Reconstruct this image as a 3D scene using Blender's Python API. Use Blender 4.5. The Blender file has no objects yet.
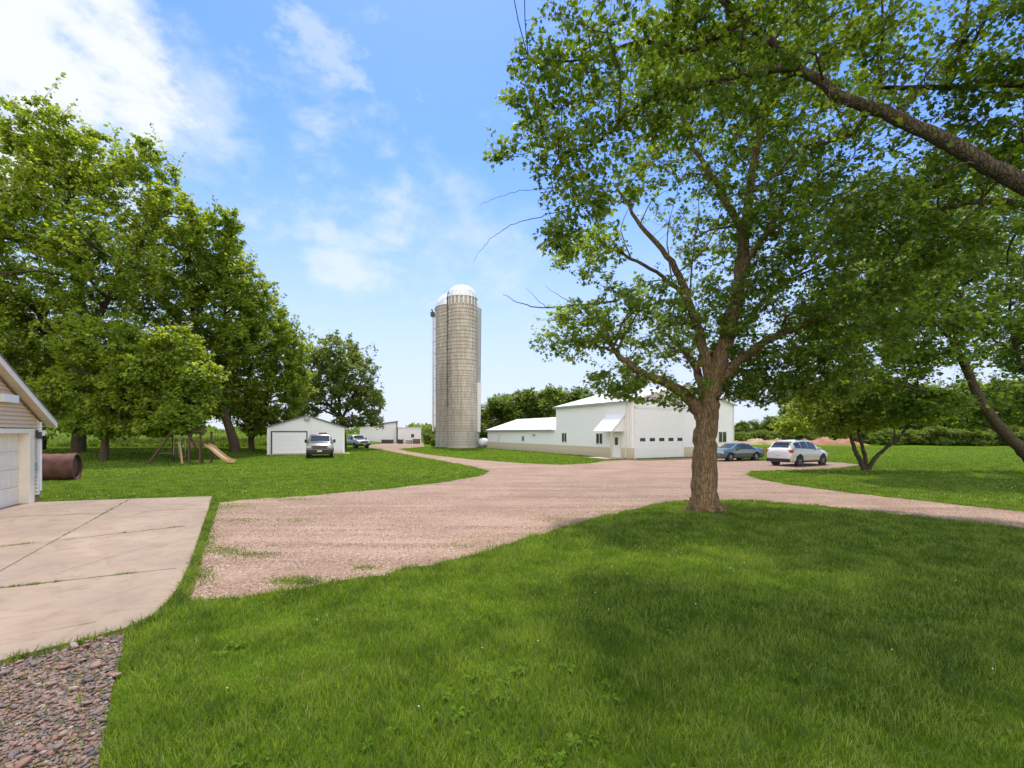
import bpy, bmesh, math, random
import numpy as np
from mathutils import Vector, Matrix

R = math.radians
SC = bpy.context.scene
COL = SC.collection
rng = np.random.default_rng(7)
random.seed(7)

# ------------------------------------------------------------------ camera, sky, sun, exposure
F = 460.0; HZ = 432.0; CH = 2.2            # focal length in pixels, horizon row, camera height
cam = bpy.data.cameras.new('camera'); cam_o = bpy.data.objects.new('camera', cam); COL.objects.link(cam_o)
cam.sensor_width = 36; cam.lens = 36 * F / 1024; cam.shift_y = (HZ - 384) / 1024
cam.clip_start = 0.05; cam.clip_end = 6000
cam_o.location = (0, 0, CH); cam_o.rotation_euler = (R(90), 0, 0)
SC.camera = cam_o

SUN_EL = 66.0
SUN_DIR = Vector((-0.16, 1.0, 0)).normalized()      # horizontal direction towards the sun
sun = bpy.data.lights.new('sun', 'SUN'); sun_o = bpy.data.objects.new('sun', sun); COL.objects.link(sun_o)
sun.energy = 2.5; sun.angle = R(3); sun.color = (1.0, 0.94, 0.84)
tos = Vector((SUN_DIR.x * math.cos(R(SUN_EL)), SUN_DIR.y * math.cos(R(SUN_EL)), math.sin(R(SUN_EL))))
sun_o.rotation_euler = (-tos).to_track_quat('-Z', 'Y').to_euler(); sun_o.location = (0, 0, 60)

SC.view_settings.view_transform = 'Standard'; SC.view_settings.look = 'None'
SC.view_settings.exposure = 1.0; SC.view_settings.gamma = 1
SC.render.film_transparent = False
SC.cycles.max_bounces = 8; SC.cycles.transparent_max_bounces = 8

world = bpy.data.worlds.new('World'); SC.world = world; world.use_nodes = True
wn = world.node_tree; wn.nodes.clear()
def N(t, kind, **kw):
    n = t.nodes.new(kind)
    for k, v in kw.items():
        if k.startswith('i_'):
            key = k[2:]; key = int(key) if key.isdigit() else key.replace('_', ' ')
            n.inputs[key].default_value = v
        else: setattr(n, k, v)
    return n
out = N(wn, 'ShaderNodeOutputWorld'); bg = N(wn, 'ShaderNodeBackground')
wn.links.new(bg.outputs[0], out.inputs[0]); bg.inputs[1].default_value = 0.15
sky = N(wn, 'ShaderNodeTexSky', sky_type='NISHITA', sun_disc=False)
sky.sun_elevation = R(SUN_EL); sky.sun_rotation = math.atan2(SUN_DIR.x, SUN_DIR.y)
sky.air_density = 1.0; sky.dust_density = 0.3; sky.ozone_density = 2.0
geo = N(wn, 'ShaderNodeTexCoord')
L = wn.links.new
def wm(op, a, b=None, c=None, clamp=False):
    n = N(wn, 'ShaderNodeMath', operation=op, use_clamp=clamp)
    for i, v in enumerate((a, b, c)):
        if v is None: continue
        if isinstance(v, (int, float)): n.inputs[i].default_value = v
        else: L(v, n.inputs[i])
    return n.outputs[0]
def dirn(px, py):
    v = Vector(((px - 512) / F, 1, (HZ - py) / F)); return v.normalized()
def spot(px, py, r0, r1):             # soft patch of sky round a direction, r0/r1 = full/none (chord length)
    d = N(wn, 'ShaderNodeVectorMath', operation='DISTANCE'); L(geo.outputs['Generated'], d.inputs[0])
    d.inputs[1].default_value = dirn(px, py)
    m = N(wn, 'ShaderNodeMapRange', interpolation_type='SMOOTHSTEP'); L(d.outputs['Value'], m.inputs[0])
    m.inputs[1].default_value = r0; m.inputs[2].default_value = r1; m.inputs[3].default_value = 1; m.inputs[4].default_value = 0
    return m.outputs[0]
mp = N(wn, 'ShaderNodeMapping'); L(geo.outputs['Generated'], mp.inputs[0]); mp.inputs['Scale'].default_value = (1.25, 1.25, 2.0)
n1 = N(wn, 'ShaderNodeTexNoise', i_Scale=3.4, i_Detail=9.0, i_Roughness=0.55, i_Distortion=0.1); L(mp.outputs[0], n1.inputs[0])
n2 = N(wn, 'ShaderNodeTexNoise', i_Scale=9.0, i_Detail=8.0, i_Roughness=0.6, i_Distortion=0.15); L(mp.outputs[0], n2.inputs[0])
def rng_(v, a, b, lo=0.0, hi=1.0):
    m = N(wn, 'ShaderNodeMapRange', interpolation_type='SMOOTHSTEP'); L(v, m.inputs[0])
    for i, q in enumerate((a, b, lo, hi)): m.inputs[i + 1].default_value = q
    return m.outputs[0]
nz = wm('ADD', wm('MULTIPLY', n1.outputs[0], .6), wm('MULTIPLY', n2.outputs[0], .4))
big = rng_(wm('ADD', nz, wm('MULTIPLY', spot(25, 62, 0.02, 0.36), .36)), 0.66, 0.83)
big2 = wm('MULTIPLY', rng_(wm('ADD', nz, wm('MULTIPLY', spot(150, 105, 0.0, 0.26), .26)), 0.60, 0.84), .6)
mid = wm('MULTIPLY', rng_(wm('ADD', nz, wm('MULTIPLY', spot(350, 205, 0.0, 0.34), .24)), 0.60, 0.80), 0.62)
wisp = wm('MULTIPLY', rng_(wm('ADD', nz, wm('MULTIPLY', spot(460, 235, 0.0, 0.36), .2)), 0.58, 0.84), 0.45)
top = wm('MULTIPLY', rng_(wm('ADD', n2.outputs[0], wm('MULTIPLY', spot(310, 50, 0.0, 0.16), .18)), 0.60, 0.80), 0.4)
gen = wm('MULTIPLY', rng_(n1.outputs[0], 0.55, 0.8), 0.15)
sep0 = N(wn, 'ShaderNodeSeparateXYZ'); L(geo.outputs['Generated'], sep0.inputs[0])
gen = wm('MAXIMUM', gen, wm('MULTIPLY', rng_(sep0.outputs[1], -0.02, -0.35), rng_(n1.outputs[0], 0.34, 0.50, .45, 1)))   # unseen cloud bank added behind the camera as fill light
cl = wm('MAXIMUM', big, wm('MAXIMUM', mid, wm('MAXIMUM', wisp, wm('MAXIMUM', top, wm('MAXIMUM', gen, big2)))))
# saturate and lift the blue a little, whiten the air near the horizon
hs = N(wn, 'ShaderNodeHueSaturation', i_Saturation=1.16, i_Value=0.90); L(sky.outputs[0], hs.inputs['Color'])
mxh = N(wn, 'ShaderNodeMix', data_type='RGBA'); tint = N(wn, 'ShaderNodeVectorMath', operation='MULTIPLY'); L(hs.outputs[0], tint.inputs[0]); tint.inputs[1].default_value = (0.68, 0.75, 0.98)
L(tint.outputs[0], mxh.inputs[6]); mxh.inputs[7].default_value = (2.6, 2.85, 3.6, 1)
sep = N(wn, 'ShaderNodeSeparateXYZ'); L(geo.outputs['Generated'], sep.inputs[0])
L(rng_(sep.outputs[2], 0.0, 0.55, 0.92, 0.0), mxh.inputs[0])
mx = N(wn, 'ShaderNodeMix', data_type='RGBA'); L(cl, mx.inputs[0]); L(mxh.outputs[2], mx.inputs[6]); cb = N(wn, 'ShaderNodeMix', data_type='RGBA'); L(rng_(sep0.outputs[1], 0.0, -0.4), cb.inputs[0]); cb.inputs[6].default_value = (3.2, 3.35, 3.6, 1); cb.inputs[7].default_value = (7.6, 7.5, 7.3, 1)   # added clouds behind the camera are made brighter for frontal fill
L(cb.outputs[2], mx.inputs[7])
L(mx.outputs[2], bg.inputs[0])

# ------------------------------------------------------------------ helpers
def rgb(c): return (c[0], c[1], c[2], 1)
def gx(px, py):                         # photograph pixel -> point on flat ground
    Y = CH * F / (py - HZ); return ((px - 512) / F * Y, Y)
def wx(px, py, Y): return Vector(((px - 512) / F * Y, Y, CH - (py - HZ) / F * Y))
def sm(t): t = np.clip(t, 0, 1); return t * t * (3 - 2 * t)
def hgt(x, y):                          # gentle rise of the ground under the trees at the back left
    return 0.55 * sm((-24.5 - np.asarray(x, float)) / 6) * sm((np.asarray(y, float) - 31) / 8)

def material(name):
    m = bpy.data.materials.new(name); m.use_nodes = True; t = m.node_tree
    b = t.nodes['Principled BSDF']; return m, t, b
def lk(t, a, b): t.links.new(a, b)
def simple(name, col, rough=0.6, metal=0.0, var=0.12, scale=6.0, bump=0.0, bscale=40, coat=0.0, spec=0.5):
    m, t, b = material(name)
    tc = N(t, 'ShaderNodeTexCoord')
    no = N(t, 'ShaderNodeTexNoise', i_Scale=scale, i_Detail=6.0, i_Roughness=0.6); lk(t, tc.outputs['Object'], no.inputs[0])
    mr = N(t, 'ShaderNodeMapRange'); lk(t, no.outputs[0], mr.inputs[0]); mr.inputs[1].default_value = .3; mr.inputs[2].default_value = .7
    mr.inputs[3].default_value = 1 - var; mr.inputs[4].default_value = 1 + var
    mu = N(t, 'ShaderNodeVectorMath', operation='SCALE'); mu.inputs[0].default_value = col[:3]; lk(t, mr.outputs[0], mu.inputs['Scale'])
    lk(t, mu.outputs[0], b.inputs['Base Color'])
    b.inputs['Roughness'].default_value = rough; b.inputs['Metallic'].default_value = metal
    b.inputs['Coat Weight'].default_value = coat; b.inputs['Coat Roughness'].default_value = 0.06
    b.inputs['Specular IOR Level'].default_value = spec
    if bump:
        n2 = N(t, 'ShaderNodeTexNoise', i_Scale=bscale, i_Detail=5.0); lk(t, tc.outputs['Object'], n2.inputs[0])
        bp = N(t, 'ShaderNodeBump', i_Strength=bump, i_Distance=0.02); lk(t, n2.outputs[0], bp.inputs['Height']); lk(t, bp.outputs[0], b.inputs['Normal'])
    return m
def ramp(t, fac, stops):
    r = N(t, 'ShaderNodeValToRGB'); lk(t, fac, r.inputs[0]); e = r.color_ramp.elements
    while len(e) < len(stops): e.new(0.5)
    for i, (p, c) in enumerate(stops): e[i].position = p; e[i].color = rgb(c)
    return r.outputs[0]
def mixc(t, f, a, b, bt='MIX'):
    m = N(t, 'ShaderNodeMix', data_type='RGBA', blend_type=bt)
    if isinstance(f, (int, float)): m.inputs[0].default_value = f
    else: lk(t, f, m.inputs[0])
    for i, v in ((6, a), (7, b)):
        if isinstance(v, tuple): m.inputs[i].default_value = rgb(v)
        else: lk(t, v, m.inputs[i])
    return m.outputs[2]
def maprange(t, v, a, b, lo=0.0, hi=1.0):
    m = N(t, 'ShaderNodeMapRange'); lk(t, v, m.inputs[0])
    for i, q in enumerate((a, b, lo, hi)): m.inputs[i + 1].default_value = q
    return m.outputs[0]
def noise(t, vec, scale, detail=5.0, rough=.55, dist=0.0):
    n = N(t, 'ShaderNodeTexNoise', i_Scale=scale, i_Detail=detail, i_Roughness=rough, i_Distortion=dist); lk(t, vec, n.inputs[0]); return n.outputs[0]

def leaf_material(name, dark, light, trans=0.42, tcol=None, ns=0.45, na=.35):
    m, t, b = material(name)
    g = N(t, 'ShaderNodeNewGeometry'); tc = N(t, 'ShaderNodeTexCoord')
    big = noise(t, tc.outputs['Object'], ns, 5, .65)
    v = N(t, 'ShaderNodeMath', operation='ADD'); lk(t, g.outputs['Random Per Island'], v.inputs[0]); lk(t, maprange(t, big, .3, .7, -na, na), v.inputs[1])
    c = ramp(t, v.outputs[0], [(0.0, dark), (0.55, tuple((a + b_) / 2 for a, b_ in zip(dark, light))), (1.0, light)])
    lk(t, c, b.inputs['Base Color']); b.inputs['Roughness'].default_value = 0.5; b.inputs['Specular IOR Level'].default_value = 0.35
    tr = N(t, 'ShaderNodeBsdfTranslucent')
    lk(t, mixc(t, 1.0, c, tcol or (1.9, 1.7, 0.5), 'MULTIPLY'), tr.inputs[0])
    ms = N(t, 'ShaderNodeMixShader', i_0=trans); lk(t, b.outputs[0], ms.inputs[1]); lk(t, tr.outputs[0], ms.inputs[2])
    lk(t, ms.outputs[0], t.nodes['Material Output'].inputs[0]); return m

def bark_material(name, c1, c2):
    m, t, b = material(name)
    tc = N(t, 'ShaderNodeTexCoord'); mp = N(t, 'ShaderNodeMapping'); lk(t, tc.outputs['Object'], mp.inputs[0]); mp.inputs['Scale'].default_value = (1, 1, 0.22)
    a = noise(t, mp.outputs[0], 22, 8, .65, .6); v = N(t, 'ShaderNodeTexVoronoi', i_Scale=16.0); v.feature = 'DISTANCE_TO_EDGE'
    wv = N(t, 'ShaderNodeVectorMath', operation='ADD'); lk(t, mp.outputs[0], wv.inputs[0])
    nn = N(t, 'ShaderNodeTexNoise', i_Scale=9.0, i_Detail=4.0); lk(t, tc.outputs['Object'], nn.inputs[0])
    sc_ = N(t, 'ShaderNodeVectorMath', operation='SCALE', i_Scale=0.10); lk(t, nn.outputs[1], sc_.inputs[0]); lk(t, sc_.outputs[0], wv.inputs[1])
    lk(t, wv.outputs[0], v.inputs[0])
    vr = maprange(t, v.outputs['Distance'], 0, .16)
    c = mixc(t, maprange(t, a, .32, .66), c1, c2)
    moss = maprange(t, noise(t, tc.outputs['Object'], 1.3, 4), .52, .7, 0, .45)
    c = mixc(t, moss, c, (0.13, 0.12, 0.06))
    c = mixc(t, maprange(t, v.outputs['Distance'], 0, .1, .6, 0), c, tuple(q * .35 for q in c1))
    lk(t, c, b.inputs['Base Color']); b.inputs['Roughness'].default_value = .93; b.inputs['Specular IOR Level'].default_value = .2
    h = N(t, 'ShaderNodeMath', operation='ADD'); lk(t, a, h.inputs[0]); lk(t, vr, h.inputs[1])
    bp = N(t, 'ShaderNodeBump', i_Strength=0.9, i_Distance=0.03); lk(t, h.outputs[0], bp.inputs['Height']); lk(t, bp.outputs[0], b.inputs['Normal'])
    return m

def obj(name, me, mats, parent=None, loc=(0, 0, 0)):
    o = bpy.data.objects.new(name, me); COL.objects.link(o)
    for m in (mats if isinstance(mats, (list, tuple)) else [mats]): me.materials.append(m)
    o.location = loc
    if parent: o.parent = parent
    return o
def tag(o, label=None, cat=None, group=None, kind=None):
    if label: o['label'] = label
    if cat: o['category'] = cat
    if group: o['group'] = group
    if kind: o['kind'] = kind
    return o
def empty(name, loc, rz=0, **kw):
    o = bpy.data.objects.new(name, None); COL.objects.link(o); o.location = loc; o.rotation_euler = (0, 0, rz); o.empty_display_size = .2
    return tag(o, **kw)
def copy_tree(o, parent=None):
    c = o.copy(); COL.objects.link(c)
    if parent: c.parent = parent
    for ch in list(o.children): copy_tree(ch, c)
    return c
def np_mesh(name, V, faces, smooth=False, mat_idx=None):
    """faces: list of int arrays (n,k)"""
    me = bpy.data.meshes.new(name); V = np.asarray(V, np.float32)
    me.vertices.add(len(V)); me.vertices.foreach_set('co', V.ravel())
    fl = [np.asarray(f, np.int32) for f in faces if len(f)]
    loops = np.concatenate([f.ravel() for f in fl]); tot = np.concatenate([np.full(len(f), f.shape[1], np.int32) for f in fl])
    start = np.concatenate([[0], np.cumsum(tot)[:-1]]).astype(np.int32)
    me.loops.add(len(loops)); me.loops.foreach_set('vertex_index', loops)
    me.polygons.add(len(tot)); me.polygons.foreach_set('loop_start', start); me.polygons.foreach_set('loop_total', tot)
    if smooth: me.polygons.foreach_set('use_smooth', np.ones(len(tot), bool))
    if mat_idx is not None: me.polygons.foreach_set('material_index', np.asarray(mat_idx, np.int32))
    me.update(calc_edges=True); return me

class MB:
    """collects boxes, prisms, tubes; build() links one mesh object"""
    def __init__(s): s.v = []; s.f = []; s.m = []; s.cur = 0
    def add(s, vs, fs):
        b = len(s.v); s.v += [tuple(v) for v in vs]; s.f += [tuple(b + i for i in f) for f in fs]; s.m += [s.cur] * len(fs); return s
    def box(s, x0, x1, y0, y1, z0, z1):
        vs = [(x0, y0, z0), (x1, y0, z0), (x1, y1, z0), (x0, y1, z0), (x0, y0, z1), (x1, y0, z1), (x1, y1, z1), (x0, y1, z1)]
        return s.add(vs, [(0, 3, 2, 1), (4, 5, 6, 7), (0, 1, 5, 4), (1, 2, 6, 5), (2, 3, 7, 6), (3, 0, 4, 7)])
    def prism(s, poly, d):                    # poly: list of 3D points, extruded by vector d
        n = len(poly); d = Vector(d); a = [Vector(p) for p in poly]; b = [p + d for p in a]
        return s.add(a + b, [tuple(range(n))[::-1], tuple(range(n, 2 * n))] + [(i, (i + 1) % n, n + (i + 1) % n, n + i) for i in range(n)])
    def bar(s, p, q, w, h=None):              # rectangular bar between two points
        h = h or w; p = Vector(p); q = Vector(q); d = (q - p).normalized()
        u = d.cross(Vector((0, 0, 1)));  u = u.normalized() if u.length > 1e-4 else Vector((1, 0, 0)); v = d.cross(u).normalized()
        c = [p + u * (a * w / 2) + v * (b * h / 2) for a, b in ((-1, -1), (1, -1), (1, 1), (-1, 1))]
        return s.prism(c, q - p)
    def tube(s, pts, rad, n=10, caps=True):
        pts = [Vector(p) for p in pts]; k = len(pts); rad = rad if isinstance(rad, (list, tuple)) else [rad] * k
        base = len(s.v); ref = Vector((0, 0, 1))
        for i, p in enumerate(pts):
            d = (pts[min(i + 1, k - 1)] - pts[max(i - 1, 0)]).normalized()
            u = d.cross(ref)
            u = u.normalized() if u.length > 1e-3 else Vector((1, 0, 0)); v = d.cross(u)
            for j in range(n):
                a = 2 * math.pi * j / n; s.v.append(tuple(p + (u * math.cos(a) + v * math.sin(a)) * rad[i]))
        nf = 0
        for i in range(k - 1):
            for j in range(n):
                s.f.append((base + i * n + j, base + i * n + (j + 1) % n, base + (i + 1) * n + (j + 1) % n, base + (i + 1) * n + j)); nf += 1
        if caps: s.f.append(tuple(base + j for j in range(n))[::-1]); s.f.append(tuple(base + (k - 1) * n + j for j in range(n))); nf += 2
        s.m += [s.cur] * nf; return s
    def lathe(s, prof, n=24, c=(0, 0, 0), axis='z', caps=False):
        base = len(s.v)
        for r, h in prof:
            for j in range(n):
                a = 2 * math.pi * j / n; x, y = r * math.cos(a), r * math.sin(a)
                p = (x, y, h) if axis == 'z' else ((x, h, y) if axis == 'y' else (h, x, y))
                s.v.append((p[0] + c[0], p[1] + c[1], p[2] + c[2]))
        nf = 0
        for i in range(len(prof) - 1):
            for j in range(n):
                s.f.append((base + i * n + j, base + i * n + (j + 1) % n, base + (i + 1) * n + (j + 1) % n, base + (i + 1) * n + j)); nf += 1
        if caps: s.f.append(tuple(base + j for j in range(n))[::-1]); s.f.append(tuple(base + (len(prof) - 1) * n + j for j in range(n))); nf += 2
        s.m += [s.cur] * nf; return s
    def build(s, name, mats, parent=None, smooth=False, bevel=0, loc=(0, 0, 0), angle=40):
        me = bpy.data.meshes.new(name); me.from_pydata(s.v, [], s.f); me.update()
        for p, mi in zip(me.polygons, s.m): p.material_index = mi
        bm = bmesh.new(); bm.from_mesh(me); bmesh.ops.recalc_face_normals(bm, faces=bm.faces)
        if bevel: bmesh.ops.bevel(bm, geom=[e for e in bm.edges if len(e.link_faces) == 2 and e.calc_face_angle(0) > .6], offset=bevel, segments=1, affect='EDGES', clamp_overlap=True)
        bm.to_mesh(me); bm.free()
        if smooth:
            for p in me.polygons: p.use_smooth = True
            me.set_sharp_from_angle(angle=R(angle))
        return obj(name, me, mats, parent, loc)

# ------------------------------------------------------------------ polygons of the ground (pixels of the photograph -> metres)
def smooth_poly(px, jit=0.05, step=0.5, world=False, maxy=60):
    P = [Vector(p if world else gx(*p)) for p in px]; out = []; r = random.Random(3)
    for i in range(len(P)):
        a, b = P[i], P[(i + 1) % len(P)]; n = max(1, int((b - a).length / step)); n = min(n, 80)
        for k in range(n):
            q = a.lerp(b, k / n)
            if k: q = q + Vector((r.uniform(-jit, jit), r.uniform(-jit, jit)))
            out.append((q.x, q.y))
    return out
def inside(x, y, poly):
    x = np.asarray(x); y = np.asarray(y); r = np.zeros(x.shape, bool); n = len(poly)
    for i in range(n):
        x0, y0 = poly[i]; x1, y1 = poly[(i + 1) % n]
        if y0 == y1: continue
        c = ((y0 > y) != (y1 > y)) & (x < (x1 - x0) * (y - y0) / (y1 - y0) + x0); r ^= c
    return r
def sheet(name, poly, z, mat, thick=0.0, kind='structure', label=None):
    from mathutils.geometry import delaunay_2d_cdt
    n = len(poly); vo, _, fo, *_r = delaunay_2d_cdt([Vector(p) for p in poly], [(i, (i + 1) % n) for i in range(n)], [], 1, 1e-5)
    V = [(v.x, v.y, z) for v in vo]; Fq = [tuple(f) for f in fo]
    Fq = [f if (Vector(V[f[1]]) - Vector(V[f[0]])).cross(Vector(V[f[2]]) - Vector(V[f[0]])).z > 0 else f[::-1] for f in Fq]
    if thick:
        b = len(V); V += [(x, y, z - thick) for x, y, _z in V]; cnt = {}
        for f in Fq:
            for i in range(3): cnt[(f[i], f[(i + 1) % 3])] = 1
        side = [(q[1], q[0], q[0] + b, q[1] + b) for q in cnt if (q[1], q[0]) not in cnt]; Fq = Fq + side
    me = bpy.data.meshes.new(name); me.from_pydata(V, [], Fq); me.update(); return tag(obj(name, me, mat), kind=kind, label=label)

GRAVEL_PX = [(188, 601), (240, 598), (300, 589), (360, 578), (430, 566), (500, 546), (560, 528), (620, 512), (662, 503), (705, 500),
             (760, 501), (850, 509), (940, 519), (1024, 529), (1130, 541), (1130, 524), (1024, 512), (940, 503), (850, 493), (790, 485), (757, 479),
             (746, 475), (752, 471), (800, 470), (840, 468.5), (862, 465), (840, 462.5), (790, 461.3), (745, 460.5), (736, 456.6), (631, 459.6),
             (606, 461), (590, 463.5), (560, 465), (520, 463.2), (470, 459.5), (430, 455), (408, 451.5), (398, 449), (424, 446.6), (424, 442.6),
             (370, 442.6), (366, 447), (380, 449.5), (404, 454), (440, 460.5), (470, 466), (489, 471), (480, 476), (440, 483), (380, 489.5),
             (300, 496.5), (240, 500), (217, 503), (206, 535), (194, 570)]
GRAVEL = smooth_poly(GRAVEL_PX, 0.11, 0.35)
SLAB_PX = [(38, 503.5), (120, 500.5), (212, 497.5), (208, 512), (200, 535), (192, 560), (181, 585), (170, 602), (152, 619), (125, 632), (90, 641.5), (45, 653), (0, 665)]
SLAB = [gx(*p) for p in SLAB_PX] + [(-9.5, 3.3), (-16.0, 3.3), (-17.4, 5.0), (-16.16, 11.9)]
ROCK_PX = [(0, 665), (45, 653), (90, 641.5), (125, 633), (121, 655), (112, 690), (104, 725), (95, 790)]
ROCKS = [gx(*p) for p in ROCK_PX] + [(-6.5, 2.5), (-9.0, 3.3)]

# ------------------------------------------------------------------ ground materials
def lawn_material():
    m, t, b = material('lawn'); tc = N(t, 'ShaderNodeTexCoord'); o = tc.outputs['Object']
    c = mixc(t, maprange(t, noise(t, o, 0.22, 5, .6), .35, .65), (0.075, 0.145, 0.008), (0.140, 0.225, 0.014))
    c = mixc(t, maprange(t, noise(t, o, 2.6, 6, .7), .35, .7, 0, .6), c, (0.060, 0.115, 0.012))
    c = mixc(t, maprange(t, noise(t, o, 0.9, 6, .7), .58, .75, 0, .5), c, (0.21, 0.23, 0.055))
    c = mixc(t, maprange(t, noise(t, o, 28, 3, .7), .35, .7, 0, .6), c, (0.038, 0.078, 0.009))
    sp = N(t, 'ShaderNodeTexVoronoi', i_Scale=2.5); lk(t, o, sp.inputs[0])
    lk(t, c, b.inputs['Base Color']); b.inputs['Roughness'].default_value = 1; b.inputs['Specular IOR Level'].default_value = 0
    bp = N(t, 'ShaderNodeBump', i_Strength=0.8, i_Distance=0.06); lk(t, noise(t, o, 22, 5, .8), bp.inputs['Height']); lk(t, bp.outputs[0], b.inputs['Normal'])
    return m
def gravel_material():
    m, t, b = material('gravel'); tc = N(t, 'ShaderNodeTexCoord'); o = tc.outputs['Object']
    v = N(t, 'ShaderNodeTexVoronoi', i_Scale=38.0); lk(t, o, v.inputs[0])
    v2 = N(t, 'ShaderNodeTexVoronoi', i_Scale=15.0); lk(t, o, v2.inputs[0])
    sp = N(t, 'ShaderNodeSeparateColor'); lk(t, v.outputs['Color'], sp.inputs[0])
    c = ramp(t, sp.outputs[0], [(0, (0.15, 0.088, 0.06)), (.45, (0.315, 0.195, 0.135)), (.8, (0.41, 0.275, 0.20)), (1, (0.58, 0.49, 0.40))])
    mp = N(t, 'ShaderNodeMapping'); lk(t, o, mp.inputs[0]); mp.inputs['Rotation'].default_value = (0, 0, R(-24)); mp.inputs['Scale'].default_value = (0.09, 1.0, 1)
    tracks = noise(t, mp.outputs[0], 1.6, 5, .6, .3)
    c = mixc(t, maprange(t, tracks, .44, .60, 0, .6), c, (0.44, 0.31, 0.225))
    c = mixc(t, maprange(t, tracks, .44, .34, 0, .4), c, (0.21, 0.135, 0.095))
    c = mixc(t, maprange(t, noise(t, o, .5, 6, .6), .42, .66, 0, .6), c, (0.25, 0.165, 0.115))
    # moss and thin grass coming through at the left end and in strips
    sx = N(t, 'ShaderNodeSeparateXYZ'); lk(t, o, sx.inputs[0])
    g1 = maprange(t, sx.outputs[0], -2.5, -8.5, 0, 1)
    gm = N(t, 'ShaderNodeMath', operation='MULTIPLY'); lk(t, g1, gm.inputs[0]); lk(t, maprange(t, noise(t, o, 1.5, 8, .75), .52, .68, 0, .55), gm.inputs[1])
    c = mixc(t, gm.outputs[0], c, (0.12, 0.15, 0.04))
    lk(t, c, b.inputs['Base Color']); b.inputs['Roughness'].default_value = .95; b.inputs['Specular IOR Level'].default_value = .2
    h = N(t, 'ShaderNodeMath', operation='ADD'); lk(t, v.outputs['Distance'], h.inputs[0]); lk(t, noise(t, o, 6, 6, .7), h.inputs[1])
    bp = N(t, 'ShaderNodeBump', i_Strength=0.8, i_Distance=0.035); lk(t, h.outputs[0], bp.inputs['Height']); lk(t, bp.outputs[0], b.inputs['Normal'])
    return m
def concrete_material(name='concrete', base=(0.305, 0.228, 0.165)):
    m, t, b = material(name); tc = N(t, 'ShaderNodeTexCoord'); o = tc.outputs['Object']
    c = mixc(t, maprange(t, noise(t, o, .7, 7, .6, .4), .36, .66), tuple(q * .80 for q in base), tuple(q * 1.08 for q in base))
    c = mixc(t, maprange(t, noise(t, o, 2.2, 8, .7, 1.2), .47, .70, 0, .75), c, (base[0] * .62, base[1] * .56, base[2] * .50))
    c = mixc(t, maprange(t, noise(t, o, 90, 2, .5), .5, .8, 0, .4), c, tuple(q * .5 for q in base))
    mp = N(t, 'ShaderNodeMapping'); lk(t, o, mp.inputs[0]); mp.inputs['Rotation'].default_value = (0, 0, R(-26)); mp.inputs['Scale'].default_value = (.4, 2.2, 1)
    c = mixc(t, maprange(t, noise(t, mp.outputs[0], 1.2, 6, .6), .5, .72, 0, .35), c, (0.27, 0.19, 0.14))
    lk(t, c, b.inputs['Base Color']); b.inputs['Roughness'].default_value = .85
    bp = N(t, 'ShaderNodeBump', i_Strength=0.35, i_Distance=0.01); lk(t, noise(t, o, 60, 6, .7), bp.inputs['Height']); lk(t, bp.outputs[0], b.inputs['Normal'])
    return m
M = {}
M['lawn'] = lawn_material(); M['gravel'] = gravel_material(); M['concrete'] = concrete_material()
M['joint'] = simple('joint', (0.13, 0.11, 0.075), .95, var=.4, scale=12)
M['soil'] = simple('soil', (0.11, 0.075, 0.05), .95, var=.3, scale=14, bump=.6)
M['bark'] = bark_material('bark', (0.13, 0.080, 0.044), (0.34, 0.225, 0.130))
M['bark_dark'] = bark_material('bark_dark', (0.06, 0.042, 0.03), (0.15, 0.11, 0.078))
M['leaf_main'] = leaf_material('leaf_main', (0.062, 0.128, 0.022), (0.215, 0.310, 0.055), .52)
M['leaf_near'] = leaf_material('leaf_near', (0.052, 0.108, 0.016), (0.180, 0.255, 0.040), .54)
M['leaf_left'] = leaf_material('leaf_left', (0.105, 0.180, 0.022), (0.320, 0.400, 0.060), .52)
M['leaf_far'] = leaf_material('leaf_far', (0.070, 0.125, 0.024), (0.190, 0.255, 0.050), .48)
M['leaf_ash'] = leaf_material('leaf_ash', (0.085, 0.140, 0.035), (0.230, 0.290, 0.080), .5)
M['blade'] = leaf_material('blade', (0.048, 0.100, 0.009), (0.215, 0.295, 0.048), .4, ns=1.6, na=.6)
M['weed'] = leaf_material('weed', (0.065, 0.145, 0.010), (0.150, 0.260, 0.022), .45)
for _n in M['weed'].node_tree.nodes:
    if _n.type == 'BSDF_PRINCIPLED': _n.inputs['Specular IOR Level'].default_value = .08; _n.inputs['Roughness'].default_value = .9
M['dry_blade'] = leaf_material('dry_blade', (0.20, 0.19, 0.05), (0.42, 0.36, 0.14), .3)

# ------------------------------------------------------------------ the ground
def ground_mesh():
    xs = np.concatenate([np.linspace(-2500, -120, 12), np.linspace(-100, 100, 101), np.linspace(120, 2500, 12)])
    ys = np.concatenate([np.linspace(-400, -20, 5), np.linspace(-10, 110, 81), np.linspace(125, 4500, 16)])
    X, Y = np.meshgrid(xs, ys); Z = hgt(X, Y); V = np.stack([X, Y, Z], -1).reshape(-1, 3)
    nx, ny = len(xs), len(ys); i = np.arange((ny - 1) * (nx - 1)); r, c = i // (nx - 1), i % (nx - 1); a = r * nx + c
    return np_mesh('ground', V, [np.stack([a, a + 1, a + nx + 1, a + nx], 1)], smooth=True)
tag(obj('lawn', ground_mesh(), M['lawn']), kind='structure')
sheet('gravel_drive', GRAVEL, 0.006, M['gravel'])
sheet('concrete_driveway', SLAB, 0.045, M['concrete'], thick=0.09)
sheet('rock_bed_soil', ROCKS, 0.008, M['soil'])

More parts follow.
